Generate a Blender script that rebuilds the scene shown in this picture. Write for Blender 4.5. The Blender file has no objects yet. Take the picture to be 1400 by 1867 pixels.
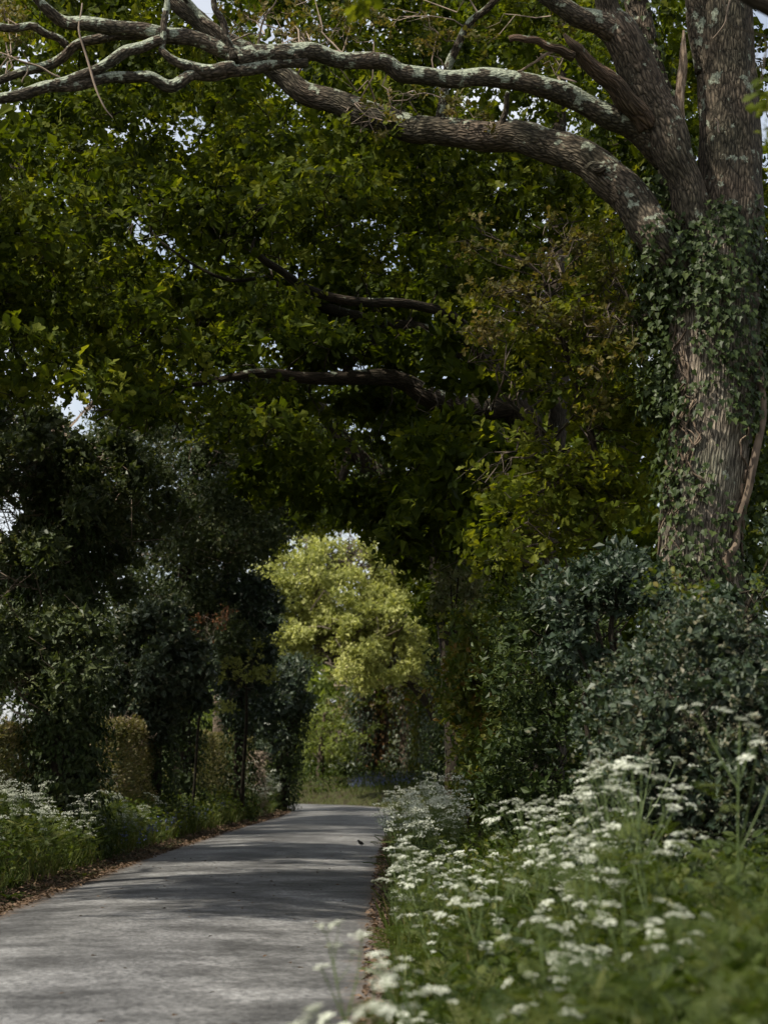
import bpy, math, random
import numpy as np
from mathutils import Vector, noise as mnoise

random.seed(7)
rng = np.random.default_rng(11)
scene = bpy.context.scene
COL = scene.collection

# ------------------------------------------------------------------ camera
F = 3500.0                        # focal length in pixels of the 1400 px wide photograph
PITCH = math.atan((1400 - 933.5) / F)
CAM_Z = 1.6
cam_d = bpy.data.cameras.new('camera')
cam = bpy.data.objects.new('camera', cam_d)
COL.objects.link(cam)
cam.location = (0, 0, CAM_Z)
cam.rotation_euler = (math.pi / 2 + PITCH, 0, 0)
cam_d.sensor_fit = 'HORIZONTAL'
cam_d.sensor_width = 24
cam_d.lens = 60
cam_d.clip_start = 0.1
cam_d.clip_end = 3000
cam_d.dof.use_dof = True
cam_d.dof.focus_distance = 25
cam_d.dof.aperture_fstop = 2.0
scene.camera = cam

# ------------------------------------------------------------------ sky, sun, exposure
TO_SUN = Vector((-0.64, -0.36, 1.0)).normalized()
world = bpy.data.worlds.new('World')
scene.world = world
world.use_nodes = True
wn = world.node_tree.nodes
wl = world.node_tree.links
sky = wn.new('ShaderNodeTexSky')
sky.sky_type = 'NISHITA'
sky.sun_disc = False
sky.sun_elevation = math.asin(TO_SUN.z)
sky.sun_rotation = math.atan2(TO_SUN.x, TO_SUN.y)
sky.air_density = 1.0
sky.dust_density = 2.5
# thin broken cloud over the whole sky
wtc = wn.new('ShaderNodeTexCoord')
wno = wn.new('ShaderNodeTexNoise')
wno.inputs['Scale'].default_value = 3.0
wno.inputs['Detail'].default_value = 6
wrp = wn.new('ShaderNodeValToRGB')
wrp.color_ramp.elements[0].position = 0.38
wrp.color_ramp.elements[0].color = (0.25, 0.25, 0.25, 1)
wrp.color_ramp.elements[1].position = 0.62
wrp.color_ramp.elements[1].color = (0.85, 0.85, 0.85, 1)
wmx = wn.new('ShaderNodeMix')
wmx.data_type = 'RGBA'
wmx.inputs[7].default_value = (7.6, 7.7, 7.8, 1)
wl.new(wtc.outputs['Generated'], wno.inputs['Vector'])
wl.new(wno.outputs['Fac'], wrp.inputs['Fac'])
wl.new(wrp.outputs['Color'], wmx.inputs[0])
wl.new(sky.outputs['Color'], wmx.inputs[6])
bg = wn['Background']
bg.inputs['Strength'].default_value = 0.10
wl.new(wmx.outputs[2], bg.inputs['Color'])

sun_d = bpy.data.lights.new('sun', 'SUN')
sun_d.energy = 4.6
sun_d.angle = math.radians(1.0)
sun_d.color = (1.0, 0.93, 0.80)
sun = bpy.data.objects.new('sun', sun_d)
COL.objects.link(sun)
sun.rotation_euler = TO_SUN.to_track_quat('Z', 'Y').to_euler()

vs = scene.view_settings
vs.view_transform = 'Standard'
vs.look = 'None'
vs.exposure = 0.6
vs.gamma = 1.0
vs.use_curve_mapping = False
scene.render.engine = 'CYCLES'
cy = scene.cycles
cy.max_bounces = 7
cy.diffuse_bounces = 3
cy.glossy_bounces = 2
cy.transmission_bounces = 4
cy.transparent_max_bounces = 4
cy.use_denoising = True
cy.use_adaptive_sampling = True
cy.adaptive_threshold = 0.02
cy.caustics_reflective = False
cy.caustics_refractive = False

# ------------------------------------------------------------------ projection helpers
CP, SP = math.cos(PITCH), math.sin(PITCH)


def P(x, y, d):
    """photo pixel and distance along the road -> world point"""
    u = (x - 700.0) / F
    v = -(y - 933.5) / F
    dy = CP - v * SP
    dz = SP + v * CP
    s = d / dy
    return np.array((u * s, d, CAM_Z + dz * s))


def to_px(p):
    x, y, z = p[0], p[1], p[2] - CAM_Z
    dep = y * CP + z * SP
    up = -y * SP + z * CP
    return 700 + F * x / dep, 933.5 - F * up / dep


def ppm(d):
    return F / d


# ------------------------------------------------------------------ object helpers
def tag(o, label=None, cat=None, group=None, kind=None):
    if label: o['label'] = label
    if cat: o['category'] = cat
    if group: o['group'] = group
    if kind: o['kind'] = kind
    return o


def empty(name, loc):
    o = bpy.data.objects.new(name, None)
    o.empty_display_size = 0.3
    COL.objects.link(o)
    o.location = tuple(float(c) for c in loc)
    return o


class MB:
    """collects triangles and quads, links them as ONE mesh object"""

    def __init__(self):
        self.v, self.t, self.q, self.uv, self.tint, self.tm, self.qm = [], [], [], [], [], [], []
        self.n = 0

    def add(self, verts, tris=None, quads=None, uv=None, tint=0.5, mat=0):
        verts = np.asarray(verts, dtype=np.float64).reshape(-1, 3)
        k = len(verts)
        self.v.append(verts)
        self.uv.append(np.zeros((k, 2)) if uv is None else np.asarray(uv))
        self.tint.append(np.full(k, tint) if np.isscalar(tint) else np.asarray(tint))
        if tris is not None and len(tris):
            tris = np.asarray(tris) + self.n
            self.t.append(tris); self.tm.append(np.full(len(tris), mat))
        if quads is not None and len(quads):
            quads = np.asarray(quads) + self.n
            self.q.append(quads); self.qm.append(np.full(len(quads), mat))
        self.n += k

    def mesh(self, name, mats, origin=(0, 0, 0), smooth=False):
        v = np.concatenate(self.v) - np.asarray(origin, dtype=float)
        uv = np.concatenate(self.uv)
        tint = np.concatenate(self.tint)
        t = np.concatenate(self.t) if self.t else np.zeros((0, 3), int)
        q = np.concatenate(self.q) if self.q else np.zeros((0, 4), int)
        loops = np.concatenate([t.ravel(), q.ravel()]).astype(np.int32)
        starts = np.concatenate([np.arange(len(t)) * 3, len(t) * 3 + np.arange(len(q)) * 4]).astype(np.int32)
        mi = np.concatenate((self.tm or [np.zeros(0, int)]) + (self.qm or [np.zeros(0, int)])).astype(np.int32)
        me = bpy.data.meshes.new(name)
        me.vertices.add(len(v)); me.vertices.foreach_set('co', v.astype(np.float32).ravel())
        me.loops.add(len(loops)); me.loops.foreach_set('vertex_index', loops)
        me.polygons.add(len(starts)); me.polygons.foreach_set('loop_start', starts)
        if not isinstance(mats, (list, tuple)): mats = [mats]
        for m in mats: me.materials.append(m)
        me.polygons.foreach_set('material_index', mi)
        me.polygons.foreach_set('use_smooth', np.full(len(starts), smooth))
        a = me.attributes.new('tint', 'FLOAT', 'POINT')
        a.data.foreach_set('value', tint.astype(np.float32))
        u = me.uv_layers.new(name='UVMap')
        u.data.foreach_set('uv', uv[loops].astype(np.float32).ravel())
        me.update(calc_edges=True)
        return me

    def build(self, name, mats, parent=None, smooth=False, kind=None):
        org = tuple(parent.location) if parent is not None else (0, 0, 0)
        pp = parent
        while pp is not None and pp.parent is not None:
            pp = pp.parent
            org = tuple(a + b for a, b in zip(org, pp.location))
        o = bpy.data.objects.new(name, self.mesh(name, mats, org, smooth))
        COL.objects.link(o)
        if parent is not None: o.parent = parent
        if kind: o['kind'] = kind
        return o


def norm(a):
    return a / np.maximum(np.linalg.norm(a, axis=-1, keepdims=True), 1e-9)


def catmull(pts, n):
    pts = np.asarray(pts, dtype=float)
    k = len(pts)
    if k == 2:
        t = np.linspace(0, 1, n)[:, None]
        return pts[0] * (1 - t) + pts[1] * t
    ext = np.vstack([2 * pts[0] - pts[1], pts, 2 * pts[-1] - pts[-2]])
    s = np.linspace(0, k - 1, n)
    i = np.minimum(s.astype(int), k - 2)
    t = (s - i)[:, None]
    p0, p1, p2, p3 = ext[i], ext[i + 1], ext[i + 2], ext[i + 3]
    return 0.5 * (2 * p1 + (p2 - p0) * t + (2 * p0 - 5 * p1 + 4 * p2 - p3) * t ** 2 + (3 * p1 - p0 - 3 * p2 + p3) * t ** 3)


def tube(mb, pts, radii, seg=8, tint=0.5, mat=0, bumpy=0.0, cap=True, seed=0.0, freq=2.0, flute=0.0):
    pts = np.asarray(pts, dtype=float)
    n = len(pts)
    radii = np.broadcast_to(np.asarray(radii, dtype=float), (n,))
    tan = norm(np.gradient(pts, axis=0))
    up = np.array((0.0, 0.0, 1.0)) if abs(tan[0][2]) < 0.9 else np.array((1.0, 0.0, 0.0))
    fr = []
    a = norm(np.cross(tan[0], up))
    for i in range(n):
        a = norm(a - tan[i] * np.dot(a, tan[i]))
        fr.append(a)
    A = np.array(fr)
    B = np.cross(tan, A)
    th = np.linspace(0, 2 * math.pi, seg + 1)
    ln = np.concatenate([[0], np.cumsum(np.linalg.norm(np.diff(pts, axis=0), axis=1))])
    c, s = np.cos(th), np.sin(th)
    R = radii[:, None] * np.ones(seg + 1)[None]
    if bumpy or flute:
        for i in range(n):
            for j in range(seg):
                q = (c[j] * freq * .6 + seed, s[j] * freq * .6 - seed, ln[i] * freq)
                m = 1 + bumpy * mnoise.noise(q)
                if flute:
                    m += flute * mnoise.noise((c[j] * 2.6 + seed, s[j] * 2.6, ln[i] * .35 + seed))
                R[i, j] *= m
            R[i, seg] = R[i, 0]
    V = pts[:, None] + R[..., None] * (A[:, None] * c[None, :, None] + B[:, None] * s[None, :, None])
    rm = float(np.mean(radii))
    uv = np.stack(np.broadcast_arrays((th * rm)[None, :], ln[:, None]), -1).reshape(-1, 2) + seed
    idx = np.arange(n * (seg + 1)).reshape(n, seg + 1)
    quads = np.stack([idx[:-1, :-1], idx[:-1, 1:], idx[1:, 1:], idx[1:, :-1]], -1).reshape(-1, 4)
    tris = []
    if cap and seg > 4:
        for e in (0, n - 1):
            for j in range(1, seg - 1):
                f = (idx[e, 0], idx[e, j], idx[e, j + 1])
                tris.append(f if e else f[::-1])
    mb.add(V.reshape(-1, 3), tris, quads, uv, tint, mat)


# ------------------------------------------------------------------ materials
def new_mat(name):
    m = bpy.data.materials.new(name)
    m.use_nodes = True
    return m, m.node_tree.nodes, m.node_tree.links, m.node_tree.nodes['Principled BSDF'], m.node_tree.nodes['Material Output']


def ramp(nd, stops):
    r = nd.new('ShaderNodeValToRGB')
    e = r.color_ramp.elements
    while len(e) < len(stops): e.new(0.5)
    for i, (p, c) in enumerate(stops):
        e[i].position = p
        e[i].color = (*c, 1)
    return r


def leaf_mat(name, cols, trans=0.38, rough=0.5, spec=0.35, tcol=(1.5, 1.55, 0.55)):
    m, nd, lk, bs, out = new_mat(name)
    at = nd.new('ShaderNodeAttribute'); at.attribute_name = 'tint'
    k = len(cols)
    r = ramp(nd, [(i / (k - 1), c) for i, c in enumerate(cols)])
    lk.new(at.outputs['Fac'], r.inputs['Fac'])
    lk.new(r.outputs['Color'], bs.inputs['Base Color'])
    bs.inputs['Roughness'].default_value = rough
    bs.inputs['Specular IOR Level'].default_value = spec
    if trans > 0:
        mul = nd.new('ShaderNodeMix'); mul.data_type = 'RGBA'; mul.blend_type = 'MULTIPLY'
        mul.inputs[0].default_value = 1.0
        mul.inputs[7].default_value = (*tcol, 1)
        lk.new(r.outputs['Color'], mul.inputs[6])
        tr = nd.new('ShaderNodeBsdfTranslucent')
        lk.new(mul.outputs[2], tr.inputs['Color'])
        mx = nd.new('ShaderNodeMixShader')
        mx.inputs['Fac'].default_value = trans
        lk.new(bs.outputs[0], mx.inputs[1]); lk.new(tr.outputs[0], mx.inputs[2])
        lk.new(mx.outputs[0], out.inputs['Surface'])
    return m


def bark_mat(name, dark, light, lichen=0.0, scale=1.0, bump=0.6, lcol=(0.30, 0.33, 0.25), along=3.6):
    m, nd, lk, bs, out = new_mat(name)
    uv = nd.new('ShaderNodeUVMap')
    mp = nd.new('ShaderNodeMapping')
    mp.inputs['Scale'].default_value = (24 * scale, along * scale, 1)
    lk.new(uv.outputs[0], mp.inputs[0])
    nz = nd.new('ShaderNodeTexNoise'); nz.inputs['Scale'].default_value = 5.0 * scale; nz.inputs['Detail'].default_value = 3
    lk.new(uv.outputs[0], nz.inputs['Vector'])
    ad = nd.new('ShaderNodeMix'); ad.data_type = 'RGBA'; ad.blend_type = 'ADD'; ad.inputs[0].default_value = 0.65
    lk.new(mp.outputs[0], ad.inputs[6]); lk.new(nz.outputs['Color'], ad.inputs[7])
    vo = nd.new('ShaderNodeTexVoronoi'); vo.feature = 'DISTANCE_TO_EDGE'; vo.inputs['Scale'].default_value = 1.0
    lk.new(ad.outputs[2], vo.inputs['Vector'])
    n2 = nd.new('ShaderNodeTexNoise'); n2.inputs['Scale'].default_value = 1.0; n2.inputs['Detail'].default_value = 6
    lk.new(mp.outputs[0], n2.inputs['Vector'])
    mu = nd.new('ShaderNodeMath'); mu.operation = 'MULTIPLY_ADD'
    mu.inputs[1].default_value = 1.7
    lk.new(vo.outputs['Distance'], mu.inputs[0])
    sc = nd.new('ShaderNodeMath'); sc.operation = 'MULTIPLY_ADD'; sc.inputs[1].default_value = 1.1; sc.inputs[2].default_value = -0.45
    lk.new(n2.outputs['Fac'], sc.inputs[0]); lk.new(sc.outputs[0], mu.inputs[2])
    r = ramp(nd, [(0.05, dark), (0.75, light)])
    lk.new(mu.outputs[0], r.inputs['Fac'])
    col = r.outputs['Color']
    geo = nd.new('ShaderNodeNewGeometry')
    n4 = nd.new('ShaderNodeTexNoise'); n4.inputs['Scale'].default_value = 1.3; n4.inputs['Detail'].default_value = 3
    lk.new(geo.outputs['Position'], n4.inputs['Vector'])
    tone = nd.new('ShaderNodeMix'); tone.data_type = 'RGBA'; tone.blend_type = 'MULTIPLY'
    r4 = ramp(nd, [(0.35, (0.66, 0.70, 0.60)), (0.65, (1.12, 1.02, 0.94))])
    lk.new(n4.outputs['Fac'], r4.inputs['Fac'])
    tone.inputs[0].default_value = 1.0
    lk.new(col, tone.inputs[6]); lk.new(r4.outputs['Color'], tone.inputs[7])
    col = tone.outputs[2]
    if lichen > 0:
        n3 = nd.new('ShaderNodeTexNoise'); n3.inputs['Scale'].default_value = 5.5; n3.inputs['Detail'].default_value = 7; n3.inputs['Roughness'].default_value = 0.65
        lk.new(geo.outputs['Position'], n3.inputs['Vector'])
        sx = nd.new('ShaderNodeSeparateXYZ'); lk.new(geo.outputs['Normal'], sx.inputs[0])
        ma = nd.new('ShaderNodeMath'); ma.operation = 'MULTIPLY_ADD'; ma.inputs[1].default_value = 0.10
        lk.new(sx.outputs['Z'], ma.inputs[0]); lk.new(n3.outputs['Fac'], ma.inputs[2])
        rl = ramp(nd, [(0.66 - 0.14 * lichen, (0, 0, 0)), (0.70 - 0.14 * lichen, (1, 1, 1))])
        lk.new(ma.outputs[0], rl.inputs['Fac'])
        mx = nd.new('ShaderNodeMix'); mx.data_type = 'RGBA'
        lk.new(rl.outputs['Color'], mx.inputs[0]); lk.new(col, mx.inputs[6])
        n5 = nd.new('ShaderNodeTexNoise'); n5.inputs['Scale'].default_value = 45; lk.new(geo.outputs['Position'], n5.inputs['Vector'])
        r5 = ramp(nd, [(0.35, tuple(c * 0.5 for c in lcol)), (0.6, lcol)])
        lk.new(n5.outputs['Fac'], r5.inputs['Fac']); lk.new(r5.outputs['Color'], mx.inputs[7])
        col = mx.outputs[2]
    lk.new(col, bs.inputs['Base Color'])
    bs.inputs['Roughness'].default_value = 0.9
    bs.inputs['Specular IOR Level'].default_value = 0.2
    bp = nd.new('ShaderNodeBump'); bp.inputs['Strength'].default_value = bump; bp.inputs['Distance'].default_value = 0.04
    lk.new(mu.outputs[0], bp.inputs['Height']); lk.new(bp.outputs[0], bs.inputs['Normal'])
    return m


def plain_mat(name, c0, c1, scale=8, rough=0.8, spec=0.3):
    m, nd, lk, bs, out = new_mat(name)
    geo = nd.new('ShaderNodeNewGeometry')
    nz = nd.new('ShaderNodeTexNoise'); nz.inputs['Scale'].default_value = scale; nz.inputs['Detail'].default_value = 5
    lk.new(geo.outputs['Position'], nz.inputs['Vector'])
    r = ramp(nd, [(0.35, c0), (0.65, c1)])
    lk.new(nz.outputs['Fac'], r.inputs['Fac']); lk.new(r.outputs['Color'], bs.inputs['Base Color'])
    bs.inputs['Roughness'].default_value = rough
    bs.inputs['Specular IOR Level'].default_value = spec
    return m


M = {}
M['oak_leaf'] = leaf_mat('oak_leaf', [(0.020, 0.032, 0.004), (0.044, 0.064, 0.006), (0.084, 0.108, 0.010), (0.150, 0.165, 0.022)], 0.48, 0.6, 0.12, (1.65, 1.55, 0.42))
M['bronze_leaf'] = leaf_mat('bronze_leaf', [(0.070, 0.080, 0.014), (0.120, 0.110, 0.026), (0.165, 0.120, 0.042)], 0.40, 0.55, 0.25, (1.4, 1.3, 0.6))
M['yellow_leaf'] = leaf_mat('yellow_leaf', [(0.16, 0.18, 0.045), (0.32, 0.335, 0.105), (0.47, 0.475, 0.19)], 0.42, 0.6, 0.2, (1.25, 1.25, 0.75))  # fresh oak leaf, paled further: sunlight on the bend oak is in the colour
M['evergreen_leaf'] = leaf_mat('evergreen_leaf', [(0.028, 0.042, 0.016), (0.060, 0.080, 0.031), (0.112, 0.128, 0.055), (0.180, 0.170, 0.085)], 0.24, 0.48, 0.3)
M['holly_leaf'] = leaf_mat('holly_leaf', [(0.016, 0.030, 0.016), (0.034, 0.052, 0.029), (0.068, 0.088, 0.052), (0.130, 0.125, 0.075)], 0.16, 0.46, 0.36)
M['bush_leaf'] = leaf_mat('bush_leaf', [(0.014, 0.028, 0.015), (0.030, 0.048, 0.026), (0.062, 0.082, 0.048), (0.135, 0.125, 0.078)], 0.15, 0.48, 0.3)
M['ivy_leaf'] = leaf_mat('ivy_leaf', [(0.018, 0.032, 0.008), (0.032, 0.050, 0.012), (0.056, 0.076, 0.019), (0.105, 0.125, 0.030)], 0.20, 0.5, 0.22)
M['hedge_leaf'] = leaf_mat('hedge_leaf', [(0.046, 0.052, 0.016), (0.095, 0.095, 0.034), (0.170, 0.145, 0.068), (0.260, 0.190, 0.125)], 0.3, 0.6, 0.25)
M['shrub_leaf'] = leaf_mat('shrub_leaf', [(0.030, 0.055, 0.008), (0.070, 0.090, 0.012), (0.120, 0.120, 0.016), (0.130, 0.080, 0.016)], 0.38, 0.55, 0.25)
M['brown_leaf'] = leaf_mat('brown_leaf', [(0.06, 0.030, 0.014), (0.12, 0.055, 0.024), (0.18, 0.085, 0.035)], 0.25, 0.7, 0.2, (1.2, 1.0, 0.8))
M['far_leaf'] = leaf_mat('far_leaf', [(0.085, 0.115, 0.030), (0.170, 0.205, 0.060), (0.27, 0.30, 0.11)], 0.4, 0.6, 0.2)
M['herb_leaf'] = leaf_mat('herb_leaf', [(0.018, 0.032, 0.006), (0.036, 0.056, 0.010), (0.066, 0.088, 0.018), (0.12, 0.125, 0.04)], 0.36, 0.55, 0.2)
M['grass'] = leaf_mat('grass', [(0.022, 0.038, 0.006), (0.042, 0.062, 0.010), (0.075, 0.092, 0.020), (0.13, 0.115, 0.045)], 0.35, 0.55, 0.2)
M['stem'] = leaf_mat('stem', [(0.05, 0.08, 0.02), (0.09, 0.12, 0.035)], 0.1, 0.6, 0.3)
M['petal'] = leaf_mat('petal', [(0.42, 0.45, 0.34), (0.70, 0.72, 0.64)], 0.3, 0.7, 0.1, (1.0, 1.0, 0.95))
M['bluebell'] = leaf_mat('bluebell', [(0.07, 0.08, 0.20), (0.14, 0.16, 0.32)], 0.3, 0.6, 0.2, (1, 1, 1))
M['litter'] = leaf_mat('litter', [(0.045, 0.030, 0.019), (0.095, 0.062, 0.040), (0.19, 0.13, 0.088)], 0.05, 0.85, 0.15)
M['oak_bark'] = bark_mat('oak_bark', (0.045, 0.039, 0.033), (0.380, 0.340, 0.290), 0.10, 1.25, 1.0)  # trunk bark, kept paler: light on the trunk is put into the colour
M['shaded_limb_bark'] = bark_mat('shaded_limb_bark', (0.022, 0.019, 0.015), (0.125, 0.104, 0.082), 1.0, 1.35, 0.55, along=9)  # darker bark for the limbs, canopy shade put into the colour
M['shaded_stem_bark'] = bark_mat('shaded_stem_bark', (0.022, 0.019, 0.015), (0.150, 0.125, 0.098), 0.45, 1.3, 0.75, along=6)  # darkened copy of the trunk bark for stems shaded by the crown
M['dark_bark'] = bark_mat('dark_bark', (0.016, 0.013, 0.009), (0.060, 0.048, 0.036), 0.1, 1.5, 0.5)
M['far_bark'] = bark_mat('far_bark', (0.06, 0.05, 0.04), (0.17, 0.13, 0.10), 0.0, 1.0, 0.5)
M['twig'] = plain_mat('twig', (0.045, 0.035, 0.026), (0.11, 0.085, 0.06), 3)
M['pale_twig'] = plain_mat('pale_twig', (0.13, 0.10, 0.075), (0.26, 0.20, 0.15), 4)
M['deadwood'] = bark_mat('deadwood', (0.10, 0.075, 0.055), (0.34, 0.28, 0.22), 0.0, 1.6, 0.5)
M['redwood'] = bark_mat('redwood', (0.035, 0.024, 0.017), (0.15, 0.105, 0.075), 0.1, 1.5, 0.8)
M['vine'] = plain_mat('vine', (0.07, 0.05, 0.035), (0.17, 0.125, 0.085), 6)
M['dead_ivy'] = leaf_mat('dead_ivy', [(0.20, 0.15, 0.11), (0.36, 0.29, 0.22)], 0.1, 0.8, 0.2, (1, 1, 1))
M['rust_ivy'] = leaf_mat('rust_ivy', [(0.060, 0.058, 0.022), (0.15, 0.085, 0.036), (0.23, 0.115, 0.048)], 0.2, 0.7, 0.2, (1.2, 1, .8))

# ------------------------------------------------------------------ leaf templates: length 1 along +x, normal +z
def fan(outline, cx, fold=0.06, droop=0.08):
    v = [(cx, 0, -fold * 0.4)] + [(x, y, fold * abs(y) * 4 - droop * x * x) for x, y in outline]
    n = len(outline)
    t = [(0, i + 1, (i + 1) % n + 1) for i in range(n)]
    return np.array(v, float), np.array(t)


def sym(half):
    return half + [(x, -y) for x, y in reversed(half) if abs(y) > 1e-6]


T_OAK = fan(sym([(0, 0), (0.32, 0.25), (0.44, 0.13), (0.66, 0.34), (1.0, 0.10)]), 0.5)
T_OAK6 = fan([(0, 0), (0.40, 0.26), (0.66, 0.30), (1.0, 0.05), (0.70, -0.30), (0.34, -0.22)], 0.5)
T_IVY = fan(sym([(0.08, 0), (0.0, 0.28), (0.22, 0.30), (0.30, 0.48), (0.55, 0.24), (1.0, 0.0)]), 0.32, 0.05, 0.12)
T_LOBE = (np.array([(0, 0, 0), (0.36, 0.28, 0.07), (1, 0, -0.10), (0.36, -0.28, 0.07), (0.72, 0.29, 0.03), (0.72, -0.29, 0.03)], float),
          np.array([(0, 4, 1), (0, 2, 4), (0, 5, 2), (0, 3, 5)]))
T_OVAL = (np.array([(0, 0, 0), (0.35, 0.24, 0.07), (1, 0, -0.10), (0.35, -0.24, 0.07), (0.7, 0.17, 0.03), (0.7, -0.17, 0.03)], float),
          np.array([(0, 4, 1), (0, 2, 4), (0, 5, 2), (0, 3, 5)]))
T_KITE = (np.array([(0, 0, 0), (0.45, 0.30, 0.10), (1, 0, -0.08), (0.45, -0.30, 0.10)], float), np.array([(0, 2, 1), (0, 3, 2)]))
T_BLADE = (np.array([(0, 0.03, 0), (0, -0.03, 0), (0.55, 0.02, 0.03), (0.55, -0.02, 0.03), (1, 0, 0.16)], float),
           np.array([(0, 1, 2), (1, 3, 2), (2, 3, 4)]))


def scatter(mb, tmpl, pos, xdir, nrm, size, tint, mat=0, widen=1.0):
    """put a copy of the template at every position: x along xdir, z along nrm"""
    tv, tt = tmpl
    X = norm(xdir)
    Z = norm(nrm - X * np.sum(nrm * X, axis=1, keepdims=True))
    Y = np.cross(Z, X)
    n, k = len(pos), len(tv)
    s = np.broadcast_to(size, (n,))[:, None, None]
    w = np.broadcast_to(widen, (n,))[:, None, None]
    V = pos[:, None] + s * (tv[None, :, 0:1] * X[:, None] + w * tv[None, :, 1:2] * Y[:, None] + tv[None, :, 2:3] * Z[:, None])
    tr = (tt[None] + (np.arange(n) * k)[:, None, None]).reshape(-1, 3)
    uv = np.tile(tv[:, :2], (n, 1))
    mb.add(V.reshape(-1, 3), tr, None, uv, np.repeat(np.clip(tint, 0, 1), k), mat)


UP = np.array((0.0, 0.0, 1.0))


def rand_dirs(n):
    return norm(rng.normal(size=(n, 3)))


def foliage(mb, clumps, tmpl, leaf, per=7, dens=26, up=0.5, spread=(35, 85), tint=(0.45, 0.2), inner=0.5, mat=0, droop=0.0, tints=None, widen=1.0, core=0, coresize=2.4):
    """clumps: (centre, (rx,ry,rz)); sprays of leaves at twig ends spread through each clump"""
    C, R, TI = [], [], []
    for i, (c, r) in enumerate(clumps):
        n = max(3, int(dens * (r[0] * r[1] * r[2]) ** (2 / 3) * 4))
        C.append(np.repeat(np.asarray(c)[None], n, 0)); R.append(np.repeat(np.asarray(r)[None], n, 0))
        TI.append(np.full(n, (tint[0] if tints is None else tints[i]) + tint[1] * 0.5 * rng.normal()))
    C, R, TI = np.concatenate(C), np.concatenate(R), np.concatenate(TI)
    n = len(C)
    d = rand_dirs(n)
    d[:, 2] += 0.15
    d = norm(d)
    rad = inner + (1.08 - inner) * rng.random(n) ** 0.6
    # lobed clump: radius varies with direction
    rad *= 1 + 0.22 * np.sin(d[:, 0] * 5 + C[:, 0] * 7) * np.sin(d[:, 1] * 5 + C[:, 1] * 5) + 0.1 * rng.normal(size=n)
    pos = C + d * R * rad[:, None]
    ax = norm(d * 0.8 + UP * up + 0.55 * rng.normal(size=(n, 3)))
    st = TI + tint[1] * 0.6 * rng.normal(size=n)
    ax = np.repeat(ax, per, 0); p = np.repeat(pos, per, 0); st = np.repeat(st, per)
    N = n * per
    rp = rng.normal(size=(N, 3))
    rp = norm(rp - ax * np.sum(rp * ax, 1, keepdims=True))
    a = np.radians(rng.uniform(spread[0], spread[1], N))[:, None]
    ld = ax * np.cos(a) + rp * np.sin(a)
    ld[:, 2] -= droop
    nr = ax * np.sin(a) - rp * np.cos(a) + UP * 0.35 + 0.35 * rng.normal(size=(N, 3))
    sz = leaf * rng.uniform(0.5, 1.25, N) * np.repeat(rng.uniform(.8, 1.15, n), per)
    p = p + ax * (rng.uniform(-1.3, 0.5, N) * leaf)[:, None]
    scatter(mb, tmpl, p, ld, nr, sz, st + tint[1] * 0.6 * rng.normal(size=N), mat, widen)
    if core:
        # oversized, slightly darker fill leaves added deep inside each clump to block light
        nc = len(clumps) * core
        cc = np.repeat(np.array([c for c, r in clumps]), core, 0); cr = np.repeat(np.array([r for c, r in clumps]), core, 0)
        q = cc + rand_dirs(nc) * cr * (0.66 * rng.random(nc) ** .4)[:, None]
        scatter(mb, T_KITE, q, rng.normal(size=(nc, 3)), UP * .5 + rng.normal(size=(nc, 3)), leaf * coresize * rng.uniform(.7, 1.2, nc), tint[0] - .1 + tint[1] * .5 * rng.normal(size=nc), mat)
    return pos


def px_limb(path, n=None, wob=0.02):
    """path: list of (x, y, depth, width_px) -> world points, radii"""
    pts = np.array([P(x, y, d) for x, y, d, w in path])
    rad = np.array([w / 2 / ppm(d) for x, y, d, w in path])
    n = n or len(path) * 6
    c = catmull(pts, n)
    r = np.interp(np.linspace(0, 1, n), np.linspace(0, 1, len(path)), rad)
    ph = rng.uniform(0, 6, 3)
    s = np.linspace(0, len(path) * 1.3, n)
    wv = np.stack([np.sin(s * 2.1 + ph[0]), np.sin(s * 1.7 + ph[1]), np.sin(s * 2.6 + ph[2])], 1) * wob
    wv[0] = 0
    return c + wv * np.minimum(1, np.arange(n) / 4)[:, None], r


def twig_path(a, b, n=6, sag=0.0, wob=0.12):
    a, b = np.asarray(a), np.asarray(b)
    L = np.linalg.norm(b - a)
    t = np.linspace(0, 1, n)[:, None]
    m = a * (1 - t) + b * t
    o = rng.normal(size=(n, 3)) * L * wob * 0.5
    o[0] = o[-1] = 0
    m = m + o + np.sin(t * math.pi) * UP * sag * L
    return m


def twigs_for(mb, clumps, skeleton, r0=0.022, sub=4, seg=3, tint=0.5, far=None):
    sk = np.asarray(skeleton)
    for c, r in clumps:
        c = np.asarray(c)
        d = np.linalg.norm(sk - c, axis=1) + 0.25 * np.maximum(0, sk[:, 2] - c[2])
        near = np.nonzero(d < d.min() + 0.35)[0]
        a = sk[int(rng.choice(near))]
        if far is not None and d.min() > far: a = c + np.array((rng.normal() * .3, .7, -.3)) * min(1.0, far)
        p = twig_path(a, c, 7, 0.06, 0.16)
        tube(mb, p, np.linspace(r0 * (0.8 + min(2.0, np.linalg.norm(c - a) * .25)), r0 * 0.45, 7), seg, tint)
        for k in range(sub):
            dd = rand_dirs(1)[0]; dd[2] = abs(dd[2]) * 0.7
            e = c + dd * np.asarray(r) * 0.9
            q = twig_path(p[int(rng.integers(3, 7))], e, 4, 0.03, 0.2)
            tube(mb, q, np.linspace(r0 * 0.4, r0 * 0.12, 4), 3, tint, cap=False)


def in_poly(x, y, poly):
    c = False
    j = len(poly) - 1
    for i in range(len(poly)):
        xi, yi = poly[i]; xj, yj = poly[j]
        if (yi > y) != (yj > y) and x < (xj - xi) * (y - yi) / (yj - yi) + xi: c = not c
        j = i
    return c


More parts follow.
